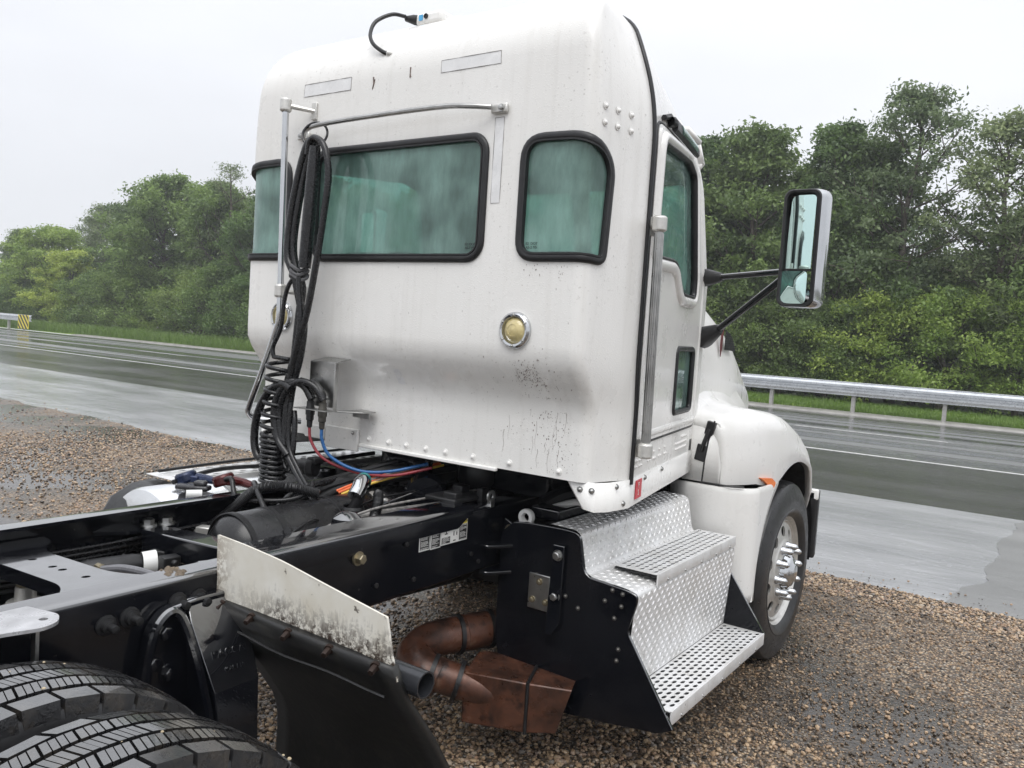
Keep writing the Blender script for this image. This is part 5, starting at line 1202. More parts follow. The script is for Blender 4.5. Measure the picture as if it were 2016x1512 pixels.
# warning labels on the rail: five panels in three stickers
wl_ = empty('warning_labels', truck); XL = .4335
def panel(y0, y1, z0, z1, head, body, nlines, k=0, pict=False):
    b = MB(); b.box((XL, (y0+y1)/2, (z0+z1)/2), (.001, y1-y0, z1-z0)); s = b.obj('warning_label', paper_w, wl_, smooth=False)
    e = .0045; top = z1-e; hh = .018
    if head is not None:
        b = MB(); b.box((XL+.0009, (y0+y1)/2, top-hh/2), (.0008, y1-y0-2*e, hh)); b.obj('header', head, s, smooth=False)
        me = text_mesh(body, .0115, .0002); o = link('print', me, label_blk, s, False); o.matrix_local = frame((XL+.0016, (y0+y1)/2, top-hh/2), (0, 1, 0), (0, 0, 1))
    zt2 = top-hh-.003 if head is not None else top; zb2 = z0+e
    if pict: zt2 = zb2+(zt2-zb2)*.42
    if nlines:
        b = MB(); b.box((XL+.0009, (y0+y1)/2, (zt2+zb2)/2), (.0008, y1-y0-2*e, zt2-zb2)); b.obj('text_field', label_blk, s, smooth=False)
        b = MB(); h = (zt2-zb2)/nlines
        for i in range(nlines):
            if i % 6 == 5 and not pict: continue
            z = zt2-(i+.5)*h; y = y0+e+.003; ye = y1-e-.003-(random.random()**2)*.03
            while y < ye:
                w = min(random.uniform(.003, .010), ye-y); b.add([(XL+.0017, y, z-h*.28), (XL+.0017, y+w, z-h*.28), (XL+.0017, y+w, z+h*.22), (XL+.0017, y, z+h*.22)], [(0, 1, 2, 3)]); y += w+.0014
        b.obj('text_lines', paper_w, s, smooth=False, auto=None, fix=False)
    return s
ys_ = [-.224, -.158, -.096, -.036, .012, .068]
panel(ys_[0], ys_[1]-.004, .925, 1.012, label_or, 'WARNING', 14); panel(ys_[1], ys_[2]-.002, .922, 1.014, label_amb, 'WARNING', 14)
s3 = panel(ys_[2], ys_[3], .926, 1.016, label_or, 'WARNING', 6, pict=True); s4 = panel(ys_[3], ys_[4], .926, 1.016, None, '', 0); panel(ys_[4], ys_[5], .926, 1.016, label_ye, 'CAUTION', 13)
b = MB(); 
for p in ([(-.066, 0, .968), (-.066, 0, .988)], [(-.076, 0, .986), (-.056, 0, .988)], [(-.056, 0, .988), (-.050, 0, .978)], [(-.074, 0, .968), (-.058, 0, .968)]): b.tube([(XL+.001, q[0], q[2]) for q in p], .0022, 4)
b.obj('pictogram', label_blk, s3, smooth=False)
b = MB()
for p in ([(-.026, 0, .997), (-.010, 0, .995)], [(-.018, 0, .995), (-.018, 0, 1.005)], [(-.010, 0, .995), (-.002, 0, .992)], [(-.002, 0, .993), (.006, 0, .993)], [(.0, 0, .955), (.0, 0, .968)], [(-.018, 0, .955), (-.018, 0, .972)], [(-.020, 0, .935), (-.006, 0, .935)]): b.tube([(XL+.001, q[0], q[2]) for q in p], .0024, 4)
b.obj('pictogram', label_blk, s4, smooth=False)

# ------------------------------------------------------------------ side steps
SY0, SY1 = .275, 1.375
stp = empty('side_steps', truck)
prof = rpoly([(.70, 1.004), (.838, 1.0), (.872, .828), (1.098, .806), (1.068, .405)], [0, .035, .03, .03, 0], 6)
prof = prof
def pt(s):   # point and normal along the profile
    return s
pts2 = resample(prof, .02, closed=False); n = len(pts2); b = MB()
b.add([(x, y, z) for y in (SY0, SY1) for x, z in pts2], [(i, i+1, n+i+1, n+i) for i in range(n-1)]); dp = b.obj('diamond_plate', alu, stp, auto=50)
# raised lugs over the plate in a basket weave
L = [0.]
for a, c in zip(pts2, pts2[1:]): L.append(L[-1]+math.hypot(c[0]-a[0], c[1]-a[1]))
b = MB(); du = .026
for i in range(int(L[-1]/du)):
    s = (i+.5)*du; k = max(0, min(n-2, int(np.searchsorted(L, s))-1)); t = (s-L[k])/(L[k+1]-L[k]); p = Vector(pts2[k]).lerp(Vector(pts2[k+1]), t); d = (Vector(pts2[k+1])-Vector(pts2[k])).normalized(); nn = Vector((-d.y, d.x)) if -d.y*1+d.x*.0 > -2 else d
    if nn.x < 0 and abs(nn.x) > .3: nn = -nn
    if nn.y < 0 and abs(nn.x) < .7: nn = -nn
    for j in range(int((SY1-SY0)/du)):
        y = SY0+(j+.5)*du; a = 1 if (i+j) % 2 else -1
        D = lambda u_, v_, h: (p.x+d.x*u_+nn.x*h, y+v_, p.y+d.y*u_+nn.y*h)
        l, w = .0130, .0024; c_, s_ = math.cos(R(45)), math.sin(R(45))*a
        b.add([D(-l*c_, -l*s_, 0.), D(w*s_*a*a*-1 if False else -w*s_, w*c_, 0), D(l*c_, l*s_, 0), D(w*s_, -w*c_, 0), D(0, 0, .0035)], [(0, 1, 4), (1, 2, 4), (2, 3, 4), (3, 0, 4)])
stuff(b.obj('raised_lugs', alu, stp, smooth=False, auto=None))
def tread(name, x0, x1, y0, y1, z, lip, rows, cols, parent=stp):
    hs = []; dxx = (x1-x0-.012)/rows; dyy = (y1-y0)/cols
    for i in range(rows):
        for j in range(cols):
            cx_ = x0+.006+(i+.5)*dxx; cy_ = y0+(j+.5)*dyy+(dyy*.25 if i % 2 else -dyy*.25)
            if cy_-.022 < y0 or cy_+.022 > y1: continue
            hs.append([(cx_+.0092*math.cos(a), cy_+.0190*math.sin(a)) for a in np.linspace(0, 6.2832, 11)[:-1]])
    v, f = cdt([(x0, y0), (x1, y0), (x1, y1), (x0, y1)], hs, []); b = MB(); b.add([(x, y, z) for x, y in v], f)
    o = b.obj(name, alu, parent, smooth=False, auto=None); s = o.modifiers.new('t', 'SOLIDIFY'); s.thickness = .003; s.offset = -1
    b = MB(); b.prism(rpoly([(x1-.002, z+.002), (x1+.004, z+.002), (x1+.004, z-lip), (x1-.002, z-lip)], .002, 2), lambda x, zz_: (x, y0, zz_), lambda x, zz_: (x, y1, zz_)); l_ = b.obj('front_lip', alu, o, auto=30)
    b = MB(); bm_ = MB()
    for h in hs:            # raised rims round the holes
        bm_.tube([(x, y, z+.0006) for x, y in h], .0013, 4, closed=True)
    stuff(bm_.obj('hole_rims', alu, o)); 
    clones(dome_mesh(.005, .005, (1, 0, 0)), 'rivet', steel, o, [(x1+.004, y0+(y1-y0)*k/5+.1, z-lip*.8) for k in range(5)]); return o
b = MB(); b.box((1.0, .908, .834), (.186, .90, .006)); b.box((1.165, .825, .375), (.19, 1.09, .02)); b.obj('dark_tread_backing', black_dull, stp, smooth=False)  # black sheets added under both treads so their holes look dark
tread('upper_tread', .905, 1.098, .455, 1.362, .845, .046, 6, 22); tread('lower_tread', 1.068, 1.268, SY0+.002, SY1, .402, .054, 7, 24)
dim_steel = simple('dim_steel', (.16, .155, .145), .4, .8, .3, 30)
# black end plate
poly = rpoly([(.47, .93), (.53, .985), (.60, .995), (.78, 1.0), (.846, .995), (.876, .85), (.90, .832), (1.06, .82), (1.108, .808), (1.108, .775), (1.078, .66), (1.288, .345), (1.235, .315), (1.02, .285), (.80, .26), (.52, .30), (.47, .5)], [.02, .02, .03, .02, .03, .03, .02, .02, .025, .02, .02, .005, .01, .03, .05, .05, .04], 5)
b = MB(); b.prism(poly, lambda x, z: (x, .256, z), lambda x, z: (x, .273, z)); ep = b.obj('end_plate', black, stp, bevel=.006)
b = MB(); b.prism(rpoly([(1.066, .685), (1.272, .395), (1.272, .345), (1.02, .34), (1.02, .68)], .006), lambda x, z: (x, SY1+.002, z), lambda x, z: (x, SY1+.016, z)); b.obj('front_end_plate', black, stp)
clones(dome_mesh(.0065, .008, (0, -1, 0)), 'bolt', dim_steel, ep, [(x, .256, z) for x, z in ((1.004, .806), (1.048, .80), (.975, .758), (1.046, .752), (1.046, .585), (1.042, .54), (1.02, .70), (.66, .79), (.80, .735), (.86, .70))])
b = MB(); b.prism(rpoly([(.738, .935), (.79, .935), (.79, .625), (.765, .575), (.738, .575)], .004), lambda x, z: (x, .238 if z > .6 else .215, z), lambda x, z: (x, .252, z)); bk = b.obj('flat_bar', black, ep, bevel=.003)
clones(bolt_mesh(.016, .022, (0, -1, 0)), 'bolt', steel, bk, [(.764, .238, .895), (.764, .238, .73)])
b = MB(); b.box((.68, .25, .725), (.10, .01, .145)); pl_ = b.obj('latch_plate', steel, ep, bevel=.003)
clones(bolt_mesh(.010, .012, (0, -1, 0)), 'bolt', brass, pl_, [(.682, .245, .768), (.652, .245, .69), (.715, .245, .69)])
b = MB(); b.box((.77, .83, .54), (.56, 1.05, .5)); b.box((.66, .83, .87), (.33, 1.05, .2)); b.obj('step_housing', black_dull, stp, smooth=False)
# bolted gusset between rail and box
b = MB(); b.prism(rpoly([(.436, .98), (.60, .905), (.60, .60), (.52, .56), (.436, .70)], .015), lambda x, z: (x, .32, z), lambda x, z: (x, .335, z)); gs = b.obj('frame_gusset', black, truck, bevel=.004)
for z in (.875, .765): b = MB(); b.prism(rpoly([(.436, .16), (.47, .16), (.585, .33), (.436, .33)], .01), lambda x, y: (x, y, z-.0*(y)), lambda x, y: (x, y, z+.014)); b.obj('gusset_rib', black, gs, bevel=.004)
clones(bolt_mesh(.015, .018, (0, -1, 0)), 'bolt', brass, gs, [(.565, .32, .895), (.575, .32, .80), (.55, .32, .70), (.47, .32, .93), (.47, .32, .72)])
b = MB(); b.lathe([(-.0, .017), (-.012, .019), (-.012, .034), (.0, .036), (.012, .034), (.012, .017)], (.555, .315, 1.0), 'Y', 18, closed=True); b.obj('white_grommet', paper_w, truck)
pipe('pale_hose', [(.60, .42, 1.02), (.66, .52, 1.045), (.74, .62, 1.05)], .022, paper_w); pipe('intake_hose', [(.55, .45, 1.03), (.6, .55, 1.07), (.7, .7, 1.08)], .04, rubber)
# exhaust: pipe out of the box, elbow, tail box aimed out to the side
ex = empty('exhaust', truck)
b = MB(); b.tube(spline([(.50, .52, .47), (.40, .36, .475), (.33, .22, .47)], 6), .078, 20); b.obj('pipe', rust, ex, auto=50)
b = MB(); b.tube(spline([(.345, .25, .47), (.27, .10, .46), (.265, -.01, .43), (.34, -.05, .40), (.41, -.025, .375)], 7), .076, 20); b.obj('elbow', rust, ex, auto=50)
b = MB(); b.tube(spline([(.37, -.04, .395), (.48, .03, .36), (.60, .11, .33)], 6), .068, 20); b.obj('outlet_pipe', rust, ex, auto=50)
b = MB(); 
for p, d in (((.385, .33, .475), (-.5, -.85, 0)), ((.385, -.04, .385), (.85, .45, -.25)), ((.47, .02, .365), (.8, .5, -.25)), ((.32, .20, .468), (-.5, -.85, 0))):
    d = Vector(d).normalized(); u = d.orthogonal().normalized(); b.lathe([(-.009, .07), (-.009, .084), (.009, .084), (.009, .07)], p, (d, u, d.cross(u)), 22, closed=True)
b.obj('clamp_band', black_dull, ex)
b = MB(); q0 = Vector((.52, .14, .33)); ux = Vector((.93, .36, -.03)).normalized(); uy = Vector((-.36, .93, 0)).normalized()
top = [(-.06, -.125), (.19, -.125), (.37, -.11), (.37, .125), (-.02, .125), (-.06, .10)]
zt1, zb1 = .42, .215
vs_ = [q0+ux*a+uy*c for a, c in top]
b.add([(p.x, p.y, zt1-.03*max(0, a)) for p, (a, c) in zip(vs_, top)]+[(p.x-(.06 if a > .3 else 0), p.y, zb1-.0*a) for p, (a, c) in zip(vs_, top)], [(0, 1, 2, 3, 4, 5), tuple(range(6, 12))[::-1]]+[(i, (i+1) % 6, 6+(i+1) % 6, 6+i) for i in range(6) if i != 2])
b.obj('outlet_box', rust, ex, bevel=.006)
b = MB(); P = [q0+ux*.20+uy*c for c in (-.128, .13)]; b.tube([(P[0].x, P[0].y, zb1), (P[0].x, P[0].y, zt1-.003), (P[1].x, P[1].y, zt1-.003)], .007, 6); b.obj('weld_seam', black_dull, ex)

# mud flap hung from a pipe, with the white extension sheet bolted over it
mf = empty('mud_flap', truck)
b = MB(); top = [(.425, 1.138), (.56, 1.136), (.72, 1.127), (.90, 1.102), (1.098, 1.072)]; b.prism(rpoly([(.432, .957)]+top[::1]+[(1.118, .99), (1.140, .925), (1.128, .925), (1.10, .945)], [.0, .004, .05, .05, .05, .004, .02, .003, .003, .02]), lambda x, z: (x, -1.10-.02*math.sin((x-.43)*3.2), z), lambda x, z: (x, -1.094-.02*math.sin((x-.43)*3.2), z)); b.obj('extension_sheet', sheet_m, mf, auto=40)
clones(bolt_mesh(.009, .032, (.35, -1, -.25)), 'bolt', simple('rusty_bolt', (.03, .018, .014), .5, .4, .4, 40), mf, [(x, -1.108-.02*math.sin((x-.43)*3.2), .953) for x in (.475, .615, .77, .925, 1.08)])
xr = lambda z: 1.135+.0*z-.0; yf = lambda z: float(np.interp(z, [.30, .42, .52, .62, .74, .88, .96, .98], [-.80, -.815, -.83, -.865, -.945, -1.055, -1.092, -1.092]))
xl_ = lambda z: float(np.interp(z, [.30, .42, .52, .60, .74, .9, .96], [.40, .41, .43, .45, .445, .44, .435]))
zv = np.linspace(.30, .965, 15); b = MB(); m_ = 12
b.add([(xl_(z)+(xr(z)-xl_(z))*k/(m_-1), yf(z)-.02*math.sin((xl_(z)+(xr(z)-xl_(z))*k/(m_-1)-.43)*3.2), z) for z in zv for k in range(m_)], [(j*m_+i, j*m_+i+1, (j+1)*m_+i+1, (j+1)*m_+i) for j in range(14) for i in range(m_-1)]); fl = b.obj('rubber_flap', flap_m, mf, auto=40); s = fl.modifiers.new('t', 'SOLIDIFY'); s.thickness = .024; s.offset = 1
b = MB(); b.tube([(.44+.06*k, -1.098-.02*math.sin(.06*k*3.2)+.004, .88+.004*math.sin(k)) for k in range(12)], .004, 5); b.obj('stiffener_bar', black_dull, mf)
b = MB(); prf = [(0, .033), (.74, .033), (.74, .029), (.45, .029)]; b.lathe(prf, (.43, -1.045, .905), 'X', 22); b.obj('hanger_pipe', simple('grey_painted_pipe', (.035, .037, .042), .22, .3, .2), mf, auto=40)

# drive wheels: duals with real tread blocks
def tread_tyre(name, xc, parent, y, rot=0., seed=1):
    w = empty(name, parent, (xc, y, .508)); r = random.Random(seed)
    b = MB(); b.lathe([(-.11, .295), (-.132, .36), (-.138, .42), (-.132, .465), (-.122, .486), (-.10, .493), (.10, .493), (.122, .486), (.132, .465), (.138, .42), (.132, .36), (.11, .295)], (0, 0, 0), 'X', 90); b.obj('tyre', tyre_side, w, auto=40)
    b = MB(); ribs = [(-.121, -.082, 40, 0), (-.074, -.030, 52, .4), (-.022, .022, 52, .1), (.030, .074, 52, .7), (.082, .121, 40, .25)]
    for ri, (x0, x1, nb, ph) in enumerate(ribs):
        sh = abs(x0+x1) > .15; sl = 1 if sh else 4
        for k in range(nb):
            a0 = (k+ph)/nb*6.28318+rot; da = 6.28318/nb; gap = .12 if sh else .09
            for q in range(sl):
                u0 = a0+da*(gap/2+(1-gap)*q/sl)+(.0022 if q else 0); u1 = a0+da*(gap/2+(1-gap)*(q+1)/sl)-(.0022 if q < sl-1 else 0)
                sk_ = .012 if ri % 2 else -.012
                vs_ = []
                for rr_ in (.489, .516-r.random()*.0012):
                    for (x, u) in ((x0, u0), (x1, u0+sk_*1.6), (x1, u1+sk_*1.6), (x0, u1)):
                        e = .002 if rr_ > .5 else 0; xx = x+(e if x == x0 else -e); rad = rr_-(.010*(abs(xx)/.121)**2.5)
                        if sh and rr_ < .5 and abs(x) > .1: rad = .468; xx = math.copysign(.130, x)
                        vs_.append((xx, rad*math.cos(u), rad*math.sin(u)))
                b.add(vs_, [(4, 5, 6, 7), (0, 1, 5, 4), (1, 2, 6, 5), (2, 3, 7, 6), (3, 0, 4, 7)])
    t_ = b.obj('tread', tyre_m, w, smooth=False, auto=None)
    b = MB(); b.lathe([(-.11, .30), (-.06, .28), (.06, .28), (.10, .29), (.11, .305)], (0, 0, 0), 'X', 40); b.lathe([(.0, .28), (-.02 if xc > 0 else .02, .2), (-.03, .1), (-.03, .001)], (0, 0, 0), 'X', 30); b.obj('rim', castal, w)
    pm = MB(); pm.lathe([(-.5, .6), (0, 1), (.5, .6), (.6, .01)], (0, 0, 0), 'Z', 6); 
    if not hasattr(tread_tyre, 'pm'): tread_tyre.pm = pm.mesh('grit_mesh')
    pl = []
    for _ in range(14):
        a = r.uniform(.2, 2.2); x = r.uniform(-.11, .12); pl.append(Matrix.Translation((x, .512*math.cos(a), .512*math.sin(a))) @ Matrix.Scale(r.uniform(.003, .0055), 4))
    clones(tread_tyre.pm, 'stuck_pebble', pebb, w, pl)
    return w
pebb = simple('pale_pebble', (.42, .34, .22), .5, 0, .3, 40)
YA = -1.80
tread_tyre('drive_wheel', .735, truck, YA, .03, 3); tread_tyre('drive_wheel', 1.075, truck, YA, .08, 4)
tread_tyre('drive_wheel', -.735, truck, YA, .05, 5); tread_tyre('drive_wheel', -1.075, truck, YA, .0, 6)

# fuel tank on the far side with its step top
ft = empty('fuel_tank', truck)
b = MB(); b.lathe([(-.62, .0005), (-.615, .2), (-.59, .27), (-.57, .28), (.85, .28), (.87, .25), (.875, .0005)], (-.76, 0, .74), 'Y', 40); b.obj('tank', simple('polished_aluminium', (.78, .79, .8), .2, .85, .06, 8), ft, auto=40)
b = MB(); b.lathe([(-.02, .282), (-.02, .287), (.02, .287), (.02, .282)], (-.76, -.25, .74), 'Y', 40); b.lathe([(-.02, .282), (-.02, .287), (.02, .287), (.02, .282)], (-.76, .55, .74), 'Y', 40); b.obj('strap', steel, ft)
pipe('tank_line', [(-.70, -.5, 1.045), (-.78, -.2, 1.06), (-.72, .2, 1.055), (-.60, .6, 1.09)], .010, rubber); pipe('tank_line', [(-.93, -.42, 1.05), (-.95, .0, 1.055), (-.92, .7, 1.06)], .007, rubber)
tk = tread('tank_step', -.98, -.74, -.45, .85, 1.035, .03, 6, 18, ft)
b = MB(); b.prism([(-.62, .60), (-.66, .85), (-.60, .95), (-.50, 1.0), (-.38, 1.01), (-.36, .6)], lambda y, z: (-1.02, y, z), lambda y, z: (-.52, y, z)); b.obj('tank_fairing', rubber, ft, bevel=.03, seg=3)
b = MB(); b.lathe([(0, .05), (.02, .055), (.035, .05), (.04, .0005)], (-.64, .30, 1.0), 'Z', 20); b.obj('filler_cap', black, ft)

# bracket on the back of the cab that holds the air and light line connectors
hb = empty('hose_bracket', truck); dark_brass = simple('dark_brass', (.09, .085, .075), .4, .7, .3, 40)
b = MB(); b.box((-.312, -.055, 1.487), (.155, .004, .195)); b.box((-.236, -.045, 1.48), (.004, .02, .20)); b.box((-.388, -.045, 1.48), (.004, .02, .20)); b.box((-.312, -.01, 1.593), (.155, .09, .004), Matrix.Rotation(R(10), 3, 'X')); b.obj('sheet_box', steel, hb, bevel=.0015)
b = MB(); b.box((-.315, -.085, 1.378), (.20, .07, .004)); b.prism([(-.235, -.05), (-.13, .02), (-.13, .10), (-.235, .12)], lambda x, y: (x, y, 1.372), lambda x, y: (x, y, 1.378)); b.box((-.18, .06, 1.362), (.10, .004, .03)); b.obj('shelf', steel, hb, bevel=.0015)
b = MB(); b.box((-.345, .112, 1.235), (.21, .014, .10)); b.box((-.52, .112, 1.245), (.13, .02, .06)); b.obj('lower_plate', white, hb, bevel=.004)
clones(dome_mesh(.006, .007, (0, -1, 0)), 'screw', steel, hb, [(-.345, -.058, 1.43), (-.275, -.058, 1.43), (-.36, -.05, 1.575), (-.25, -.05, 1.575), (-.26, .094, 1.27)])
for x in (-.345, -.268):
    f_ = empty('line_fitting', hb, (x, -.085, 1.38))
    b = MB(); b.lathe([(-.085, .008), (-.08, .012), (-.055, .013), (-.05, .017), (-.03, .017), (-.028, .020), (.0, .021), (.01, .017), (.03, .017), (.032, .013), (.05, .013)], (0, 0, 0), 'Z', 10); b.obj('barb', dark_brass if x > -.3 else dark_plastic, f_, auto=30)
    b = MB(); b.tube(spline([(0, 0, .045), (-.012, -.002, .075), (-.04, -.004, .10), (-.07, -.004, .115)], 5), .017, 10); b.obj('elbow', dark_plastic, f_)
# roof cable and antenna box
rb_ = empty('roof_unit', truck)
b = MB(); b.box((-.035, .26, 3.095), (.15, .14, .05)); b.obj('housing', white_clean, rb_, bevel=.015, seg=3)
b = MB(); b.box((.075, .28, 3.075), (.10, .13, .03)); b.obj('housing_base', white_clean, rb_, bevel=.012, seg=3)
b = MB(); b.box((-.075, .188, 3.098), (.022, .002, .024)); b.obj('blue_mark', simple('blue_print', (.08, .42, .75), .4), rb_, smooth=False)
b = MB(); b.lathe([(-.004, .011), (.0, .011), (.0, .0005)], (-.045, .188, 3.10), 'Y', 14); b.obj('port', label_blk, rb_)
b = MB(); b.lathe([(.0, .012), (.02, .016), (.045, .022), (.06, .022), (.062, .01)], (-.165, .19, 3.108), (Vector((.95, .25, -.18)).normalized(), Vector((0, 0, 1)), Vector((-.25, .95, 0))), 12); b.obj('plug', dark_plastic, rb_)
b = MB(); b.tube(spline([(-.155, .18, 3.112), (-.19, .13, 3.11), (-.225, .07, 3.065), (-.215, .03, 3.0), (-.175, .008, 2.945), (-.12, .012, 2.905), (-.085, .03, 2.892)], 8), .0085, 8); b.obj('cable', rubber, rb_)
b = MB(); b.lathe([(-.01, .02), (.015, .018), (.03, .010), (.032, .001)], (-.08, .036, 2.893), (Vector((-.4, -.8, .1)).normalized(), Vector((0, 0, 1)), Vector((.8, -.4, 0))), 10); b.obj('cable_gland', castal, rb_)
b = MB(); b.tube([(.335, .4, 3.10), (.335, .4, 3.16)], .003, 6); b.obj('stub_antenna', dark_plastic, truck)

# ------------------------------------------------------------------ hoses hanging on the back of the cab
def hose(name, label, cat, pts, r, mat=hose_m, k=8, n=10):
    P = [Vector(p) for p in pts]; o = P[0].copy(); b = MB(); b.tube([q-o for q in spline(P, k)], r, n)
    ob = b.obj(name, mat, None, auto=60); ob.location = o; return tag(ob, label, cat)
b = MB(); b.tube([(.058*math.cos(a), .012*math.sin(a*1), .058*math.sin(a)*.92) for a in np.linspace(0, 6.2832, 33)[:-1]], .0055, 8, closed=True)
o = b.obj('hanging_ring', hose_m); o.location = (-.40, -.085, 2.563); o.rotation_euler = (0, 0, R(20)); tag(o, 'thin black ring looped over the crossbar above the rear window, carrying the hoses', 'ring')
b = MB(); P = [(-.362, -.115, 2.50), (-.362, -.12, 2.38), (-.373, -.12, 2.20), (-.386, -.12, 1.985)]; b.tube([Vector(p)-Vector(P[0]) for p in P], [.024, .028, .029, .027], 14); b.tube([(-.02, 0, .0), (.0, 0, .03), (.02, 0, .0)], .008, 6)
o = b.obj('hose_sleeve', hose_m); o.location = P[0]; tag(o, 'thick straight black rubber sleeve hanging left of the rear window', 'hose sleeve')
hose('air_hose', 'black hose bulging farthest left from the ring, then tied with the others', 'air hose', [(-.372, -.10, 2.515), (-.405, -.105, 2.53), (-.442, -.105, 2.47), (-.485, -.11, 2.30), (-.51, -.11, 2.13), (-.502, -.115, 2.03), (-.455, -.115, 1.955), (-.42, -.11, 1.85), (-.385, -.11, 1.74), (-.40, -.11, 1.60), (-.44, -.11, 1.46), (-.46, -.11, 1.32)], .0178)
hose('air_hose', 'black hose from the ring crossing behind the left loop down to the tied knot', 'air hose', [(-.36, -.09, 2.53), (-.395, -.095, 2.50), (-.435, -.095, 2.42), (-.468, -.10, 2.25), (-.487, -.10, 2.08), (-.455, -.10, 1.97), (-.415, -.10, 1.90), (-.43, -.10, 1.78), (-.445, -.10, 1.60), (-.455, -.105, 1.44), (-.46, -.11, 1.28)], .0168)
hose('air_hose', 'black hose arching right over the ring and running down across the rear window corner', 'air hose', [(-.40, -.12, 2.47), (-.385, -.125, 2.52), (-.35, -.125, 2.535), (-.292, -.125, 2.49), (-.260, -.125, 2.37), (-.278, -.125, 2.20), (-.313, -.125, 1.98), (-.355, -.125, 1.78), (-.42, -.125, 1.60), (-.47, -.125, 1.43), (-.485, -.125, 1.27), (-.46, -.12, 1.15)], .0145)
hose('air_hose', 'black hose doubled inside the bundle below the tied knot', 'air hose', [(-.405, -.13, 1.945), (-.40, -.13, 1.88), (-.385, -.13, 1.78), (-.392, -.13, 1.68), (-.425, -.13, 1.55), (-.445, -.13, 1.40), (-.43, -.13, 1.24), (-.40, -.13, 1.14)], .014)
b = MB(); 
for z, a in ((1.985, .0), (1.965, .5), (1.945, -.4)): b.tube([(-.43+.045*math.cos(t), -.11+.03*math.sin(t), z+.012*math.sin(2*t+a)) for t in np.linspace(0, 6.2832, 17)[:-1]], .0075, 6, closed=True)
o = b.obj('cloth_tie', simple('grey_cloth', (.10, .10, .105), .8, 0, .4, 60, .4, 90)); tag(o, 'grey twisted cloth tie knotted round the black hoses below the rear window', 'tie')
# coiled electric cable: lead, two coils of different pitch, lower end
def coil(p0, p1, r, turns, rc, lead):
    a = Vector(p0); c = Vector(p1); d = c-a; u = Vector((1, 0, 0)); w = Vector((0, 1, 0)); pts = [Vector(q) for q in lead]
    n = int(turns*14)
    for i in range(n+1):
        t = i/n; ang = 6.2832*turns*t; pts.append(a+d*t+u*(r*math.cos(ang)*(1+.08*math.sin(t*9)))+w*(r*math.sin(ang)))
    return pts
lead = spline([(-.435, -.12, 1.955), (-.475, -.125, 1.91), (-.50, -.125, 1.84), (-.515, -.125, 1.72), (-.56, -.125, 1.635), (-.555, -.125, 1.59)], 6)
P = coil((-.505, -.125, 1.585), (-.525, -.13, 1.27), .055, 6, .009, lead); P += coil((-.525, -.13, 1.26), (-.47, -.17, 1.045), .050, 10, .009, [])
b = MB(); o0 = P[0].copy(); b.tube([p-o0 for p in P], .0098, 8); o = b.obj('coiled_cable', hose_m, auto=60); o.location = o0; tag(o, 'black spiral coiled electric cable hanging beside the left grab bar', 'coiled cable')
hose('air_hose', 'black hose bent in a wide loop to the left around the coiled cable', 'air hose', [(-.40, -.15, 1.46), (-.46, -.155, 1.475), (-.54, -.16, 1.43), (-.605, -.16, 1.32), (-.615, -.16, 1.20), (-.575, -.16, 1.135), (-.52, -.15, 1.17), (-.48, -.14, 1.23)], .0178)
hose('air_hose', 'black hose arching into the left brass fitting on the bracket', 'air hose', [(-.40, -.15, 1.17), (-.47, -.155, 1.24), (-.495, -.155, 1.36), (-.465, -.15, 1.45), (-.42, -.13, 1.49), (-.375, -.10, 1.475), (-.335, -.088, 1.42)], .0178)
hose('air_hose', 'black hose arching into the right brass fitting on the bracket', 'air hose', [(-.39, -.14, 1.15), (-.45, -.145, 1.22), (-.475, -.145, 1.36), (-.43, -.14, 1.46), (-.37, -.12, 1.495), (-.305, -.10, 1.475), (-.262, -.088, 1.42)], .016)
hose('air_hose', 'black tangled hose loop at the foot of the bundle', 'air hose', [(-.44, -.12, 1.40), (-.47, -.13, 1.28), (-.46, -.13, 1.16), (-.42, -.13, 1.10), (-.395, -.13, 1.18), (-.40, -.12, 1.30), (-.42, -.11, 1.36)], .013)
for dx in (.0, .03):
    hose('supply_hose', 'long black hose from the bundle curving over the air tank to the near rail' if dx == 0 else 'second black hose lying beside the long one over the air tank', 'air hose',
     [(-.45+dx, -.13, 1.40), (-.44+dx, -.14, 1.22), (-.36+dx, -.15, 1.12), (-.25+dx, -.17, 1.04), (-.155+dx, -.19, .99), (-.11+dx*.6, -.21, .955), (-.07+dx*.6, -.30, .94), (-.0+dx*.6, -.42, .95), (.06, -.53+dx, .985)], .0145 if dx == 0 else .011)
hose('red_air_line', 'red air line dropping from the left fitting and running under the cab', 'air line', [(-.345, -.085, 1.295), (-.332, -.085, 1.24), (-.28, -.07, 1.175), (-.20, -.03, 1.135), (-.10, .02, 1.115), (.02, .08, 1.12), (.14, .18, 1.16)], .0065, red_m)
hose('blue_air_line', 'blue air line dropping from the right fitting and running under the cab', 'air line', [(-.268, -.085, 1.295), (-.262, -.085, 1.25), (-.235, -.07, 1.19), (-.17, -.03, 1.145), (-.09, .02, 1.125), (.0, .09, 1.135), (.1, .2, 1.17)], .0072, blue_m)
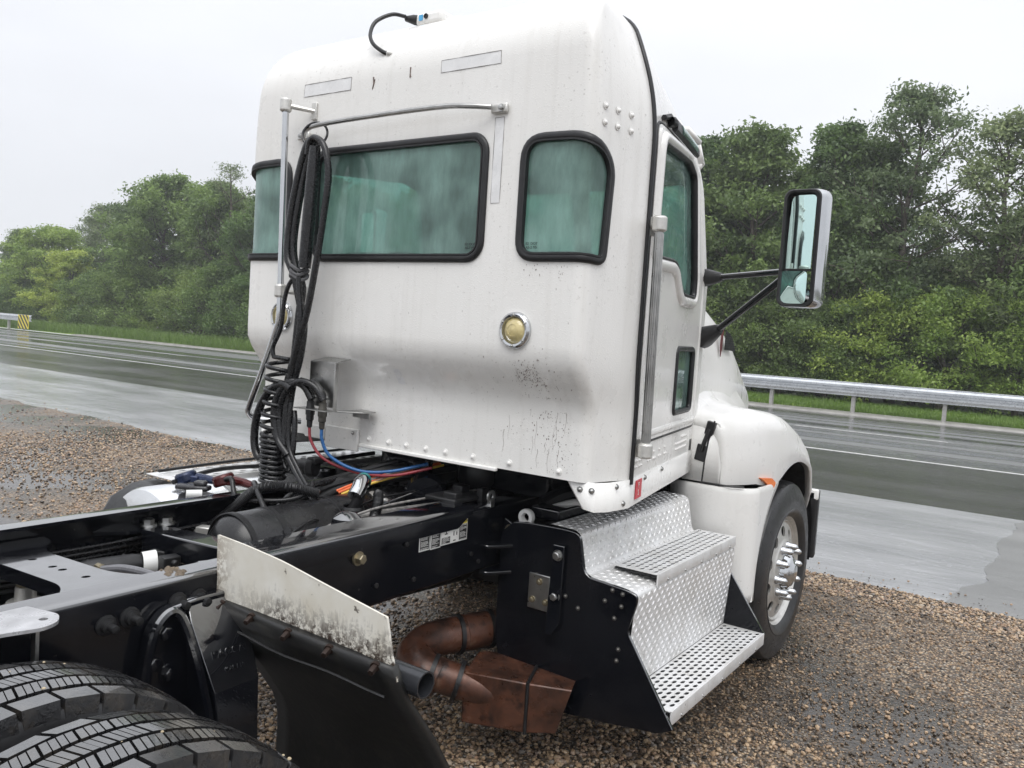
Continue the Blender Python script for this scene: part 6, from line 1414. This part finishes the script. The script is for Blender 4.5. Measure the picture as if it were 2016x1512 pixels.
# gladhand couplings lying on the tank step
def gladhand(name, label, loc, rz, m, cable=None):
    t = thing(name, label, 'coupling', loc); t.rotation_euler = (0, 0, rz)
    b = MB(); b.lathe([(-.025, .038), (-.02, .045), (.015, .045), (.022, .036), (.022, .014), (.01, .012)], (0, 0, .03), (Vector((0, -.35, .94)), Vector((1, 0, 0)), Vector((0, .94, .35))), 18); b.box((.0, .03, .028), (.06, .07, .03)); b.obj('head', m, t, auto=40, bevel=.006)
    b = MB(); b.tube([(0, .05, .03), (.01, .10, .03), (.03, .17, .024)], [.022, .018, .014], 10); b.obj('shank', m, t)
    return t
gladhand('gladhand', 'blue gladhand air coupling lying leftmost on the far fuel tank', (-.70, -.44, 1.03), R(-60), blue_cap)
gladhand('gladhand', 'dark red gladhand coupling with a grey cable lying beside the coiled cable', (-.50, -.40, 1.045), R(-70), red_cap)
hose('trailer_cable', 'grey black cable from the red coupling sweeping down over the air tank', 'cable', [(-.36, -.36, 1.075), (-.30, -.40, 1.09), (-.22, -.44, 1.06), (-.14, -.46, 1.0), (-.06, -.46, .955), (.03, -.42, .945), (.08, -.38, .95)], .0115)
hose('trailer_cable', 'grey black cable looping from the red coupling across to the harness', 'cable', [(-.46, -.42, 1.085), (-.42, -.42, 1.09), (-.36, -.44, 1.03), (-.26, -.42, 1.03), (-.16, -.34, 1.04), (-.13, -.26, 1.07), (-.18, -.20, 1.09)], .0105)
gb_ = thing('electric_plug', 'black trailer electric plug hanging under the hose bundle', 'plug', (-.44, -.02, 1.10))
b = MB(); b.lathe([(-.09, .02), (-.06, .034), (.02, .036), (.03, .045), (.06, .045), (.065, .0005)], (0, 0, 0), (Vector((.9, .3, .1)).normalized(), Vector((0, 0, 1)), Vector((.3, -.9, 0)).normalized()), 14); b.obj('plug_body', dark_plastic, gb_, auto=40)
b = MB(); b.box((.05, .02, .035), (.05, .06, .03)); b.obj('plug_lid', dark_plastic, gb_, bevel=.006)
b = MB(); b.box((0, 0, 0), (.05, .14, .022)); b.box((.0, .03, .02), (.04, .05, .02)); o = b.obj('wrench_handle', simple('scuffed_black', (.03, .03, .033), .25, 0, .3, 30), bevel=.008); o.location = (-.56, -.5, 1.045); o.rotation_euler = (0, 0, R(-60)); tag(o, 'black plastic holder lying between the blue and the red coupling on the tank', 'holder')
b = MB(); b.lathe([(0, .018), (.06, .018), (.06, .001)], (0, 0, 0), (Vector((.5, .8, 0)).normalized(), Vector((0, 0, 1)), Vector((.8, -.5, 0)).normalized()), 12); o = b.obj('white_tube', paper_w); o.location = (-.52, -.56, 1.03); tag(o, 'short white plastic tube lying on the far fuel tank next to the rail', 'tube')

# ------------------------------------------------------------------ rain haze
b = MB(); b.box((-20, 0, 9.5), (330, 300, 21)); hz_ = b.obj('haze', None, smooth=False, auto=None)
m = bpy.data.materials.new('rain_haze'); m.use_nodes = True; nn_ = m.node_tree.nodes; nn_.clear()
pv = nn_.new('ShaderNodeVolumePrincipled'); pv.inputs['Color'].default_value = (.95, .97, 1, 1); pv.inputs['Density'].default_value = .0016; pv.inputs['Anisotropy'].default_value = .2
ou = nn_.new('ShaderNodeOutputMaterial'); m.node_tree.links.new(pv.outputs[0], ou.inputs['Volume'])
hz_.data.materials.append(m); stuff(hz_)
